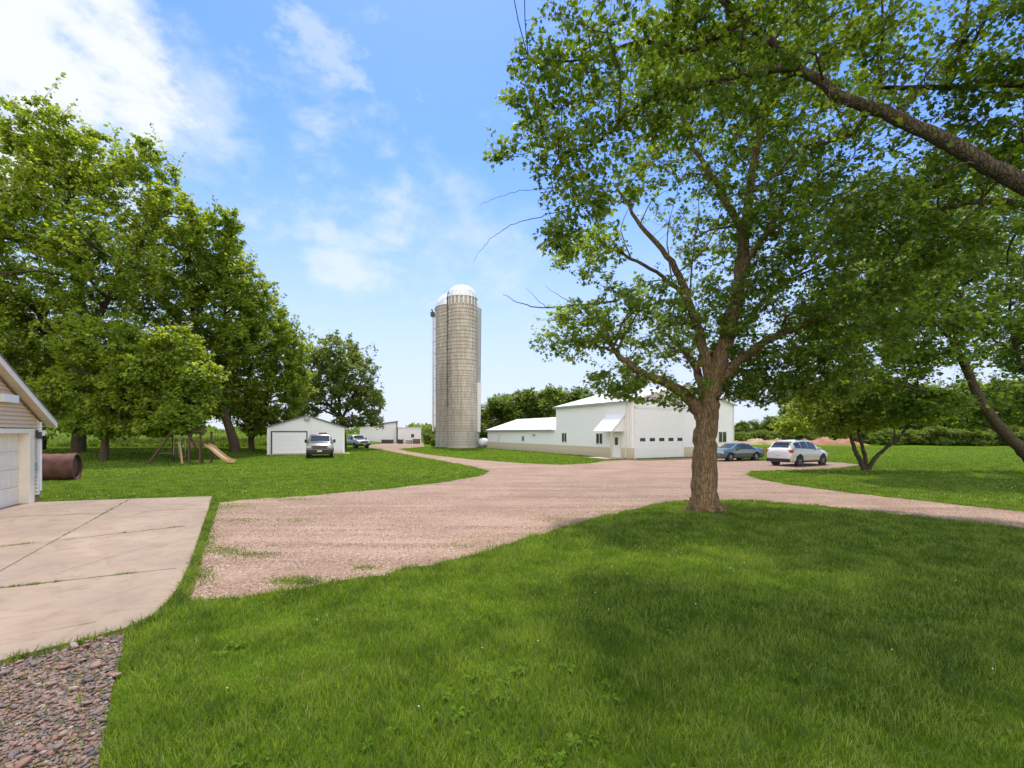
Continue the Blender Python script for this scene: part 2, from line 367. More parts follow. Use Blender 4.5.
# joints of the slab: narrow dirt filled grooves, drawn as strips with ragged width
def joint(p, q, w=0.022):
    a, b = Vector(gx(*p)), Vector(gx(*q)); n = max(4, int((b - a).length / .12)); d = (b - a).normalized(); s = Vector((-d.y, d.x)); L_, R_ = [], []
    for k in range(n + 1):
        c = a.lerp(b, k / n) + s * random.uniform(-.006, .006); h = w * random.uniform(.25, .9)
        L_.append((c.x + s.x * h, c.y + s.y * h, 0.049)); R_.append((c.x - s.x * h, c.y - s.y * h, 0.049))
    return L_, R_
mb = MB()
JO = [((-120, 563), (186, 528)), ((-200, 614), (176, 571)), ((130, 500.6), (56, 542)), ((56, 542), (-60, 608)), ((-60, 522), (205, 510))]
for p, q in JO:
    l, r_ = joint(p, q); n = len(l)
    mb.add(l + r_, [(i, i + 1, n + i + 1, n + i) for i in range(n - 1)])
for p, q in [((60, 575), (150, 548)), ((20, 640), (96, 626)), ((110, 520), (168, 517))]:
    l, r_ = joint(p, q, .006); n = len(l); mb.add(l + r_, [(i, i + 1, n + i + 1, n + i) for i in range(n - 1)])
tag(mb.build('expansion_joint', M['joint']), kind='structure')

# ------------------------------------------------------------------ grass, stones, weeds
def blades(name, pts, lo, hi, width, seed, mat, lean=.55):
    r = np.random.default_rng(seed); n = len(pts); a = r.uniform(0, 2 * np.pi, n); b = r.uniform(0, 2 * np.pi, n)
    h = r.uniform(lo, hi, n) if np.isscalar(lo) else lo + (hi - lo) * r.random(n); w = width * r.uniform(.7, 1.3, n)
    le = h * r.uniform(.1, lean, n)
    z0 = hgt(pts[:, 0], pts[:, 1])
    base = np.stack([pts[:, 0], pts[:, 1], z0 - .005], 1); u = np.stack([np.cos(a), np.sin(a), 0 * a], 1) * w[:, None] / 2
    d = np.stack([np.cos(b), np.sin(b), 0 * a], 1)
    mid = base + d * (le * .35)[:, None] + np.array([0, 0, 1.]) * (h * .6)[:, None]
    tip = base + d * (le * 1.1)[:, None] + np.array([0, 0, 1.]) * h[:, None]
    V = np.stack([base - u, base + u, mid + u * .8, mid - u * .8, tip], 1).reshape(-1, 3)
    k = np.arange(n) * 5
    me = np_mesh(name, V, [np.stack([k, k + 1, k + 2, k + 3], 1), np.stack([k + 3, k + 2, k + 4], 1)])
    return obj(name, me, mat)
def scatter(y0, y1, per_m2, seed, margin=1.18):
    r = np.random.default_rng(seed); area = 1.113 * margin * (y1 ** 2 - y0 ** 2); n = int(area * per_m2)
    y = np.sqrt(r.uniform(y0 ** 2, y1 ** 2, n)); x = (r.uniform(-1, 1, n)) * y * 1.113 * margin; return np.stack([x, y], 1)
def lawn_only(p, keep_edge=True):
    ok = ~inside(p[:, 0], p[:, 1], GRAVEL) & ~inside(p[:, 0], p[:, 1], SLAB) & ~inside(p[:, 0], p[:, 1], ROCKS)
    # under the garage
    gx_, gy_ = p[:, 0] + 14.9, p[:, 1] - 14.46; a = gx_ * .443 - gy_ * .897; bq = -(gx_ * .897 + gy_ * .443)
    ok &= ~((a > -.05) & (bq > -.05) & (a < 9) & (bq < 9))
    return p[ok]
def pn(p, s, seed=0):                      # cheap smooth noise for patchiness
    x, y = p[:, 0] * s, p[:, 1] * s
    return (np.sin(x * 1.3 + seed) * np.cos(y * 1.7 + seed * 2) + np.sin(x * 2.9 + y * 2.1 + seed) * .6 + np.sin(x * .7 - y * 1.1 + 4 + seed) * .8) / 2.4
bands = [(2.6, 5.2, 3400, .045, .10, .0055), (5.2, 8.5, 1900, .045, .095, .0075), (8.5, 14, 900, .045, .09, .011), (14, 24, 330, .045, .085, .018), (24, 40, 90, .05, .085, .032), (40, 66, 26, .04, .08, .06)]
allb = []
for i, (y0, y1, d, lo, hi, w) in enumerate(bands):
    p = lawn_only(scatter(y0, y1, d, 20 + i)); k = .6 * pn(p, 1.1, 2) + .7 * pn(p, 3.7, 5) + .4 * pn(p, 9, 1)
    p = p[k + np.random.default_rng(i).normal(0, .5, len(p)) > -.9]; k = .6 * pn(p, 1.1, 2) + .7 * pn(p, 3.7, 5) + .4 * pn(p, 9, 1)
    h0 = lo * (1 + .4 * k); h1 = hi * (1 + .55 * k)
    o = blades('grass', p, h0, h1, w, 40 + i, M['blade'], .9); allb.append(o)
tag(allb[0], kind='stuff')
def join(objs, name):
    vs, f4, f3, off = [], [], [], 0
    for o in objs:
        me = o.data; n = len(me.vertices); v = np.empty(n * 3, np.float32); me.vertices.foreach_get('co', v); vs.append(v.reshape(-1, 3))
        k = np.arange(n // 5) * 5 + off; f4.append(np.stack([k, k + 1, k + 2, k + 3], 1)); f3.append(np.stack([k + 3, k + 2, k + 4], 1)); off += n
        m_ = o.data.materials[0]; bpy.data.objects.remove(o)
    return obj(name, np_mesh(name, np.concatenate(vs), [np.concatenate(f4), np.concatenate(f3)]), m_)
g = tag(join(allb, 'grass'), kind='stuff', label='mown green grass blades covering the lawn')

p = lawn_only(scatter(2.6, 12, 200, 91)); k = pn(p, 1.7, 9) + .5 * pn(p, 6, 3); p = p[k + np.random.default_rng(1).normal(0, .4, len(p)) > .35]
tag(blades('dry_grass', p, .03, .075, .006, 92, M['dry_blade'], 1.3), kind='stuff', label='dry straw coloured blades mixed thinly into the lawn')
# tufts on the edges of the drive and slab and weeds growing in gravel and joints
edge = []
r = np.random.default_rng(5)
def along(poly, n, spread, y1=30):
    P = np.array(poly); k = r.integers(0, len(P), n); q = P[k] + (P[(k + 1) % len(P)] - P[k]) * r.random((n, 1)); q = q + r.normal(0, spread, q.shape)
    return q[(q[:, 1] < y1) & (q[:, 1] > 2.6) & (np.abs(q[:, 0]) < q[:, 1] * 1.4)]
e1 = np.concatenate([along(GRAVEL, 20000, .10), along(GRAVEL, 7000, .28)]); e2 = along(SLAB, 4200, .05)
e2 = e2[(e2[:, 0] > -14.5)]
tufts = [blades('t', e1, .03, .08, .010, 71, M['blade'], .9)]
e2o = e2[~inside(e2[:, 0], e2[:, 1], SLAB)]
tufts.append(blades('t', e2o, .05, .13, .008, 72, M['blade'], .9))
strip = smooth_poly([(212, 499), (219, 503), (209, 535), (198, 570), (190, 600), (165, 610), (181, 585), (192, 560), (201, 535)], .02, .3)
sp = scatter(5.5, 15, 2600, 74); sp = sp[inside(sp[:, 0], sp[:, 1], strip)]; sp = sp[~inside(sp[:, 0], sp[:, 1], SLAB)]
tufts.append(blades('t', sp, .05, .11, .010, 75, M['blade'], .9))
for cx, cy, rx, ry, n in [(222, 551, 26, 4, 500), (298, 582, 22, 5, 900), (255, 555, 26, 3, 350), (240, 521, 30, 2.5, 320), (300, 521, 18, 2, 160), (365, 568, 12, 2.5, 160), (205, 540, 14, 9, 500), (200, 575, 14, 8, 500),
                          (230, 506, 30, 2.5, 700), (290, 500, 40, 2, 600), (470, 545, 40, 3, 220), (560, 520, 30, 2.5, 260), (610, 512, 30, 1.5, 200)]:
    q = np.array([gx(cx + r.normal() * rx * .6, cy + r.normal() * ry * .6) for _ in range(int(n * 1.9))])
    tufts.append(blades('t', q, .012, .05, .011, int(cx), M['blade'], .9))
for p, q, n in [((-60, 556), (186, 528), 330), ((-20, 594), (176, 571), 420), ((130, 500.6), (56, 542), 260)]:
    a, b = Vector(gx(*p)), Vector(gx(*q)); cs = r.random(9); tt = np.clip(cs[r.integers(0, 9, n)] + r.normal(0, .02, n), 0, 1)
    pts = np.array([[a.x + (b.x - a.x) * t + r.normal(0, .012), a.y + (b.y - a.y) * t + r.normal(0, .012)] for t in tt])
    o = blades('t', pts, .02, .05, .007, n, M['blade'], 1.2); 
    v = np.empty(len(o.data.vertices) * 3, np.float32); o.data.vertices.foreach_get('co', v); v[2::3] += .045; o.data.vertices.foreach_set('co', v); tufts.append(o)
rk = scatter(2.6, 5.2, 160, 99); rk = rk[inside(rk[:, 0], rk[:, 1], ROCKS)]
tufts.append(blades('t', rk, .05, .13, .006, 88, M['blade'], .8))
tag(join(tufts, 'edge_grass'), kind='stuff', label='ragged grass tufts along the edges of gravel and concrete')

# broad leaved weeds (plantain, dandelion) in the lawn
def weeds():
    r = np.random.default_rng(11); p = lawn_only(scatter(2.8, 11, 34, 12)); p = p[(pn(p, .8, 1) + .5 * pn(p, 2.7, 4) + r.normal(0, .22, len(p))) > .62]
    V, Fq = [], []; b = 0
    for x, y in p:
        k = r.integers(3, 7); s = r.uniform(.025, .085); a0 = r.uniform(0, 6.28)
        for j in range(k):
            a = a0 + j * 6.283 / k + r.normal(0, .2); L1 = s * r.uniform(.7, 1.2); w = L1 * r.uniform(.16, .3); up = r.uniform(.1, .45)
            d = np.array([math.cos(a), math.sin(a)]); n_ = np.array([-d[1], d[0]])
            c = [(0, 0), (.35, .8), (.7, 1), (1, 0)]
            zz = [0.01, .55 * up, .85 * up, .75 * up]
            pts = []
            for (t, ww), z in zip(c, zz):
                for sgn in ((-1, 1) if ww else (0,)):
                    q = np.array([x, y]) + d * t * L1 + n_ * sgn * w * ww; pts.append((q[0], q[1], z * L1 + .02 + .01 * abs(sgn)))
            V += pts; Fq += [(b, b + 2, b + 1), (b + 1, b + 2, b + 4), (b + 1, b + 4, b + 3), (b + 3, b + 4, b + 5)]; b += 6
    me = bpy.data.meshes.new('weed'); me.from_pydata(V, [], Fq); me.update()
    return tag(obj('lawn_weeds', me, M['weed']), kind='stuff', label='broad leaved weeds scattered through the near lawn')
weeds()
# clover and small white flower heads
M['flower'] = simple('flower', (0.75, 0.72, 0.62), .8)
def flowers():
    r = np.random.default_rng(31); a = lawn_only(scatter(3, 9, 1.3, 13)); b = lawn_only(scatter(14, 26, .9, 14)); b = b[pn(b, .3, 5) > 0.1]
    p = np.concatenate([a[pn(a, .9, 3) > .1], b]); m = MB()
    for x, y in p:
        s = .008 if y < 10 else .016; z = r.uniform(.05, .085); z += float(hgt(x, y))
        m.add([(x - s, y, z), (x, y - s, z), (x + s, y, z), (x, y + s, z), (x, y, z + s), (x, y, z - s)], [(0, 1, 4), (1, 2, 4), (2, 3, 4), (3, 0, 4), (1, 0, 5), (2, 1, 5), (3, 2, 5), (0, 3, 5)])
    tag(m.build('clover_flowers', M['flower']), kind='stuff', label='tiny white clover heads dotted in the grass')
flowers()

# stones
ico = bmesh.new(); bmesh.ops.create_icosphere(ico, subdivisions=1, radius=1); IV = np.array([v.co[:] for v in ico.verts]); IF = np.array([[v.index for v in f.verts] for f in ico.faces]); ico.free()
ico = bmesh.new(); bmesh.ops.create_icosphere(ico, subdivisions=2, radius=1); IV2 = np.array([v.co[:] for v in ico.verts]); IF2 = np.array([[v.index for v in f.verts] for f in ico.faces]); ico.free()
def stones(name, pts, size, z, mat, seed, label, V0=IV, F0=IF, flat=.55):
    r = np.random.default_rng(seed); n = len(pts); a = r.uniform(0, 6.28, n); ca, sa = np.cos(a), np.sin(a)
    sx, sy, sz = size * r.uniform(.7, 1.4, n), size * r.uniform(.5, 1, n), size * flat * r.uniform(.5, 1.1, n)
    W = V0[None] * (1 + r.normal(0, .13, (n, len(V0), 1))); W = W * np.stack([sx, sy, sz], 1)[:, None]
    tl = r.normal(0, .3, n); W[..., 2] += W[..., 0] * tl[:, None] * .6
    X = W[..., 0] * ca[:, None] - W[..., 1] * sa[:, None]; Y = W[..., 0] * sa[:, None] + W[..., 1] * ca[:, None]
    V = np.stack([X + pts[:, :1], Y + pts[:, 1:2], W[..., 2] + z + sz[:, None] * .45], -1).reshape(-1, 3)
    Fq = (F0[None] + (np.arange(n) * len(V0))[:, None, None]).reshape(-1, 3)
    return tag(obj(name, np_mesh(name, V, [Fq], smooth=False), mat), kind='stuff', label=label)
def stone_mat(name, stops, rough=.75):
    m, t, b = material(name); g = N(t, 'ShaderNodeNewGeometry'); tc = N(t, 'ShaderNodeTexCoord')
    c = ramp(t, g.outputs['Random Per Island'], stops)
    c = mixc(t, maprange(t, noise(t, tc.outputs['Object'], 45, 5, .7), .4, .7, 0, .5), c, (0.09, 0.07, 0.06))
    lk(t, c, b.inputs['Base Color']); b.inputs['Roughness'].default_value = rough; return m
M['river'] = stone_mat('river_stone', [(0, (.06, .055, .06)), (.2, (.15, .125, .11)), (.4, (.26, .125, .085)), (.55, (.11, .10, .095)), (.75, (.28, .17, .125)), (.9, (.20, .09, .06)), (1, (.36, .30, .25))])
M['pebble'] = stone_mat('pebble', [(0, (.14, .09, .07)), (.35, (.30, .19, .15)), (.7, (.42, .29, .24)), (1, (.58, .49, .43))], .9)
p = scatter(2.4, 5.3, 2400, 51, 1.3); p = p[inside(p[:, 0], p[:, 1], ROCKS)]
r = np.random.default_rng(8); s = .007 + .018 * r.random(len(p)) ** 2.2
stones('river_rocks', p, s, 0.012, M['river'], 3, 'mixed red and grey river rocks in the bed beside the concrete', IV2, IF2)
p2 = scatter(2.4, 5.3, 22, 55, 1.3); p2 = p2[inside(p2[:, 0], p2[:, 1], ROCKS)]
rk2 = stones('larger_river_rocks', p2, .026 + .02 * r.random(len(p2)), 0.03, M['river'], 4, 'larger flat reddish rocks lying on the river rock bed', IV2, IF2, .4)
p = along(GRAVEL, 5000, .22, 16); s = .006 + .012 * r.random(len(p)) ** 2; stones('spilled_stones', p, s, 0.012, M['pebble'], 6, 'gravel stones spilled into the grass along the drive', IV, IF)
p = scatter(5.2, 13.5, 330, 52); p = p[inside(p[:, 0], p[:, 1], GRAVEL)]; s = .004 + .013 * r.random(len(p)) ** 2.5
stones('gravel_stones', p, s, 0.006, M['pebble'], 5, 'loose pink gravel stones on the driveway', IV, IF)

# ------------------------------------------------------------------ trees
LEAF = np.array([(0, 0), (.16, -.30), (.42, -.50), (.44, -.22), (.78, -.26), (.66, -.09), (1.0, 0), (.66, .09), (.78, .26), (.44, .22), (.42, .50), (.16, .30)])
LEAF_S = np.array([(0, 0), (.25, -.42), (.62, -.30), (1.0, 0), (.62, .30), (.25, .42)])
LEAF_T = np.array([(0, 0), (.45, -.42), (1.0, -.05), (.5, .40)])
def np_tubes(polys, sides=5):
    Vs, Fs, off = [], [], 0
    for pts, rad in polys:
        k = len(pts); d = np.gradient(pts, axis=0); d /= np.linalg.norm(d, axis=1, keepdims=True) + 1e-9
        ref = np.array([.13, .21, .97]) if abs(d[0, 2]) < .8 else np.array([.97, .2, .1])
        u = np.cross(d, ref); u /= np.linalg.norm(u, axis=1, keepdims=True) + 1e-9; v = np.cross(d, u)
        s = sides if rad[0] < .12 else (9 if rad[0] < .3 else 18)
        a = np.arange(s) * 2 * np.pi / s
        ring = pts[:, None] + (u[:, None] * np.cos(a)[None, :, None] + v[:, None] * np.sin(a)[None, :, None]) * rad[:, None, None]
        Vs.append(ring.reshape(-1, 3)); i = np.arange(k - 1)[:, None] * s + np.arange(s)[None]; j = np.arange(k - 1)[:, None] * s + (np.arange(s)[None] + 1) % s
        Fs.append(np.stack([i, j, j + s, i + s], -1).reshape(-1, 4) + off); off += k * s
    return np.concatenate(Vs), np.concatenate(Fs)
def catmull(P, n=5):
    P = np.array(P, float); Q = np.vstack([2 * P[0] - P[1], P, 2 * P[-1] - P[-2]]); out = []
    for i in range(len(P) - 1):
        p0, p1, p2, p3 = Q[i:i + 4]
        for k in range(n):
            t = k / n; out.append(.5 * (2 * p1 + (p2 - p0) * t + (2 * p0 - 5 * p1 + 4 * p2 - p3) * t * t + (3 * p1 - p0 - 3 * p2 + p3) * t ** 3))
    out.append(P[-1]); return np.array(out)
def grow(base, limbs, lobes, nb, nt, lpt, leaf, spread, seed, shape=LEAF_S, reach=1.0, flat=.55, up=.75, wob=.02, flare=0.0, twig_r=.006, fork_r=.5, shell=.3, bare=(), tipup=.12, spike=.12):
    """limbs in world coordinates (list of (points, r0, r1)); lobes (center, radii, weight). Returns wood mesh, leaf mesh (relative to base)"""
    r = np.random.default_rng(seed); base = np.array(base, float); polys = []; SP, SR = [], []
    for pts, r0, r1 in limbs:
        q = catmull(np.array(pts, float) - base, 6); n = len(q)
        amp = np.linspace(0, 1, n)[:, None]; q = q + r.normal(0, wob, q.shape) * np.minimum(amp * 3, 1)
        rad = np.linspace(r0, r1, n) * (1 + r.normal(0, .03, n)); 
        if len(polys) == 0 and flare: rad = rad * (1 + flare * np.exp(-np.maximum(q[:, 2], 0) / .22))
        polys.append((q, rad)); SP.append(q); SR.append(rad)
    SPa = np.concatenate(SP); SRa = np.concatenate(SR)
    W = np.array([l[2] if len(l) > 2 else l[1][0] * l[1][1] * l[1][2] for l in lobes], float); W /= W.sum()
    def sample(n):
        k = r.choice(len(lobes), n, p=W); C = np.array([lobes[i][0] for i in k], float) - base; A = np.array([lobes[i][1] for i in k], float)
        d = r.normal(size=(n, 3)); d /= np.linalg.norm(d, axis=1, keepdims=True); rr = (shell + (1 - shell) * r.random(n) ** .55) * (1 + spike * (r.random(n) < .25) * r.random(n) * 2)
        return C + d * A * rr[:, None]
    def attach(T, SPa, SRa):
        idx = np.empty(len(T), int)
        for i in range(0, len(T), 400):
            D = T[i:i + 400, None] - SPa[None]; dist = np.linalg.norm(D, axis=2); pen = np.maximum(-D[..., 2], 0) * 1.3
            idx[i:i + 400] = np.argmin(dist + pen - SRa[None] * .0, axis=1)
        return idx
    thick = SRa > 0
    # branches in two passes
    for ps, (cnt, rk, bow) in enumerate([(nb // 4, .5, .18), (nb, .45, .14)]):
        T = sample(cnt); idx = attach(T, SPa, SRa); newP, newR = [], []
        for tgt, j in zip(T, idx):
            p0 = SPa[j]; v = tgt - p0; L1 = np.linalg.norm(v)
            if L1 < .15: continue
            n = 7; t = np.linspace(0, 1, n)[:, None]
            side = np.cross(v, [0, 0, 1]); side /= np.linalg.norm(side) + 1e-6
            q = p0 + v * t + np.array([0, 0, 1.]) * (bow * L1 * np.sin(np.pi * t)) + side * (r.normal(0, .10) * L1 * np.sin(np.pi * t)) + r.normal(0, .022 * L1, (n, 3)) * np.sin(np.pi * t) 
            ra = min(SRa[j] * .7, .010 * L1 ** 1.1 * (2.2 if ps == 0 else 1.5) + twig_r); rad = np.linspace(ra, max(twig_r, ra * .25), n)
            polys.append((q, rad)); newP.append(q); newR.append(rad)
        if newP: SPa = np.concatenate([SPa] + newP); SRa = np.concatenate([SRa] + newR)
    T = sample(nt); idx = attach(T, SPa, SRa); LP, LD, LR = [], [], []
    for tgt, j in zip(T, idx):
        p0 = SPa[j]; v = tgt - p0; L1 = np.linalg.norm(v)
        if L1 < .12: v = v / max(L1, 1e-3) * .12; L1 = .12
        n = 4; t = np.linspace(0, 1, n)[:, None]
        q = p0 + v * t + np.array([0, 0, 1.]) * (tipup * L1 * t ** 2 - .04 * L1 * np.sin(np.pi * t)) + r.normal(0, .02 * L1, (n, 3)) * np.sin(np.pi * t)
        ra = min(SRa[j] * .8, twig_r * (1 + .35 * L1)); polys.append((q, np.linspace(ra, twig_r * .4, n)))
        m_ = max(3, int(lpt * r.uniform(.5, 1.4))); lo = max(0, 1 - reach / L1) if L1 > 0 else 0
        s = r.uniform(lo, 1.04, m_) ** .9; c = p0 + v * s[:, None] + np.array([0, 0, 1.]) * (tipup * L1 * s ** 2 - .04 * L1 * np.sin(np.pi * np.clip(s, 0, 1)))[:, None]
        c = c + r.normal(0, 1, (m_, 3)) * (spread * np.clip(1.35 - s, .25, 1))[:, None] * np.array([1, 1, flat]); LP.append(c); LD.append(np.repeat((v / L1)[None], m_, 0))
    for q_, ra_, rb_ in bare:
        q = catmull(np.array(q_, float) - base, 5); polys.append((q + r.normal(0, .012, q.shape), np.linspace(ra_, rb_, len(q))))
    P = np.concatenate(LP); D = np.concatenate(LD); n = len(P)
    x = D * .5 + r.normal(0, .6, (n, 3)) * np.array([1, 1, .6]) + np.array([0, 0, -.18]); x /= np.linalg.norm(x, axis=1, keepdims=True)
    nn = r.normal(0, 1, (n, 3)) * (1 - up) * 1.6 + np.array([0, 0, up]); y = np.cross(nn, x); y /= np.linalg.norm(y, axis=1, keepdims=True) + 1e-9
    s = leaf * r.uniform(.5, 1.35, n); k = len(shape)
    nz = np.cross(x, y); cup = (shape[:, 1] ** 2 * .5 - shape[:, 0] ** 2 * .22)
    V = P[:, None] + (x[:, None] * shape[None, :, :1] + y[:, None] * shape[None, :, 1:2] + nz[:, None] * cup[None, :, None]) * s[:, None, None]
    LF = (np.arange(k)[None] + (np.arange(n) * k)[:, None])
    leafm = np_mesh('crown', V.reshape(-1, 3), [LF])
    wv, wf = np_tubes(polys); wood = np_mesh('trunk', wv, [wf], smooth=True)
    return wood, leafm
def tree(name, base, label, cat, limbs, lobes, nb, nt, lpt, leaf, spread, seed, bark, leafmat, group=None, **kw):
    t = empty(name, base, label=label, cat=cat, group=group)
    w, l = grow(base, limbs, lobes, nb, nt, lpt, leaf, spread, seed, **kw)
    obj('trunk', w, bark, t); obj('crown', l, leafmat, t); return t
def lobe(px, py, Y, rx, ry, rz, w=None):
    c = wx(px, py, Y); return (tuple(c), (rx, ry, rz)) + ((w,) if w else ())

# --- the maple in the middle of the lawn (base at 13 m)
D = 13.0
b = (5.45, D, 0.0)
W_ = lambda px, py, dy=0: tuple(wx(px, py, D + dy))
limbs = [
    ([b[:2] + (-.1,), W_(704, 480), W_(706, 440), W_(709, 405), W_(713, 378)], .355, .27),
    ([W_(706, 425), W_(690, 400, -.1), W_(668, 384, -.3), W_(640, 372, -.5), W_(612, 350, -.8)], .20, .06),
    ([W_(712, 385), W_(702, 345, .1), W_(690, 305, .3), W_(672, 262, .4), W_(640, 225, .5), W_(618, 190, .4)], .17, .03),
    ([W_(690, 305, .3), W_(668, 280, .2), W_(630, 258, -.2), W_(596, 240, -.4)], .08, .02),
    ([W_(713, 380), W_(727, 335), W_(738, 290, .2), W_(744, 235, .5), W_(752, 170, .6), W_(764, 100, .8), W_(770, 20, 1)], .24, .05),
    ([W_(738, 290, .2), W_(752, 255, -.4), W_(776, 215, -.8), W_(806, 150, -1.2)], .12, .03),
    ([W_(712, 392), W_(738, 362, -.1), W_(775, 336, -.3), W_(815, 322, -.6), W_(850, 305, -1)], .17, .04),
    ([W_(727, 340), W_(745, 322, .6), W_(775, 290, 1.6), W_(810, 262, 2.4)], .12, .04),
    ([W_(705, 415), W_(700, 380, 1.0), W_(684, 350, 2.2), W_(660, 330, 3.0)], .16, .05),
    ([W_(744, 235, .5), W_(720, 190, .8), W_(690, 140, 1), W_(670, 80, 1.2)], .12, .03),
]
lobes = [lobe(575, 330, 12.3, 1.15, 1.5, .8, 3), lobe(640, 325, 13.2, 1.5, 2.0, 1.5, 7), lobe(610, 385, 12.6, 1.1, 1.2, .4, 1.7), lobe(665, 390, 12.4, 1.2, 1.2, .5, 1.5),
         lobe(700, 320, 14.5, 1.8, 2.0, 1.6, 6), lobe(775, 320, 13.0, 1.9, 2.3, 1.6, 9), lobe(850, 330, 13.2, 1.8, 2.0, 1.25, 8), lobe(800, 370, 13, 1.5, 1.6, .6, 4), lobe(762, 388, 12.8, 1.0, 1.1, .5, 2.6), lobe(825, 392, 13.2, 1.2, 1.2, .45, 2), lobe(740, 365, 14.2, 1.2, 1.2, .6, 2.4),
         lobe(735, 220, 14.2, 2.0, 2.4, 1.9, 8), lobe(800, 235, 13, 2.1, 2.3, 1.8, 9), lobe(870, 230, 13.6, 1.9, 2.0, 1.7, 7), lobe(650, 170, 14.2, 1.3, 1.6, 1.1, 2.2),
         lobe(590, 255, 13, 1.1, 1.5, .8, 2.4), lobe(720, 100, 14, 2.6, 2.6, 2.0, 9), lobe(810, 90, 13.5, 2.8, 2.8, 2.2, 9), lobe(760, 5, 14, 2.7, 2.8, 1.8, 7), lobe(660, 60, 14.4, 1.7, 2, 1.8, 4)]
limbs += [([(5.45 + .18 * math.cos(a_), 13 + .18 * math.sin(a_), .55), (5.45 + .42 * math.cos(a_), 13 + .42 * math.sin(a_), .14), (5.45 + l_ * math.cos(a_), 13 + l_ * math.sin(a_), -.08)], .15, .06) for a_, l_ in ((-1.1, .85), (-2.3, .75), (.2, .8), (3.3, .8), (1.6, .8))]
bare = [([W_(618, 300, -.5), W_(575, 305, -.8), W_(548, 308, -1.0), W_(522, 304, -1.1), W_(503, 294, -1.2)], .03, .006), ([W_(548, 308, -1.0), W_(535, 297, -1), W_(527, 288, -1)], .01, .003),
        ([W_(690, 305, .3), W_(692, 262, .2), W_(698, 220, 0), W_(700, 180, 0)], .03, .006), ([W_(672, 284, .35), W_(668, 235, 0), W_(676, 195, -.2)], .025, .005),
        ([W_(668, 280, .2), W_(700, 255, -.3), W_(716, 228, -.4), W_(722, 205, -.4)], .025, .006), ([W_(630, 258, -.2), W_(622, 225, -.2), W_(640, 190, -.2)], .02, .004),
        ([W_(640, 225, .5), W_(652, 200, .3), W_(672, 188, .2)], .02, .004), ([W_(575, 305, -.8), W_(560, 296, -.8), W_(545, 286, -.8)], .012, .003)]
tree('maple_tree', b, 'large forked maple with thick brown trunk in the middle of the near lawn', 'tree', limbs, lobes, 360, 4200, 19, .113, .11, 3, M['bark'], M['leaf_main'],
     shape=LEAF, reach=.75, flare=.38, twig_r=.005, wob=.02, bare=bare)

# --- the maple out of frame at the right whose limb and canopy hang over the picture (about 8-10 m away)
W9 = lambda px, py, Y: tuple(wx(px, py, Y))
b = (13.0, 7.2, 0.0)
limbs = [([(13.0, 7.2, -.1), (12.9, 7.2, 1.5), (12.6, 7.3, 3.0), (12.1, 7.5, 4.3)], .48, .34),
         ([(12.1, 7.5, 4.3), (10.6, 7.8, 5.4), W9(1024, 185, 8.0), W9(960, 150, 8.1), W9(900, 118, 8.3), W9(850, 100, 8.5), W9(800, 66, 8.7), W9(745, 20, 9.0), W9(690, -30, 9.4)], .165, .05),
         ([(12.1, 7.5, 4.3), (12.0, 7.7, 6), (11.0, 8.2, 8.2), W9(1024, 84, 9.0), W9(960, 86, 9.3), W9(880, 88, 9.7)], .12, .04),
         ([(12.1, 7.5, 4.3), (12.6, 7.0, 7), (12.4, 6.6, 10), (11.6, 6.5, 13)], .24, .06),
         ([W9(800, 66, 8.7), W9(740, 75, 8.8), W9(690, 90, 9.0), W9(640, 105, 9.2), W9(600, 140, 9.3), W9(560, 155, 9.4)], .08, .02),
         ([W9(745, 20, 9), W9(690, 50, 9.4), W9(640, 40, 9.6), W9(580, 60, 9.8), W9(520, 60, 9.8)], .07, .015),
         ([W9(870, 105, 8.4), W9(850, 135, 8.8), W9(800, 150, 9.2), W9(770, 180, 9.3), W9(720, 200, 9.4)], .05, .012),
         ([(10.6, 7.8, 5.4), W9(1024, 205, 9.2), W9(985, 202, 9.5), W9(940, 210, 9.6), W9(900, 245, 9.6), W9(880, 290, 9.4)], .08, .015),
         ([W9(985, 202, 9.5), W9(950, 235, 9.3), W9(925, 270, 9.1)], .04, .01)]
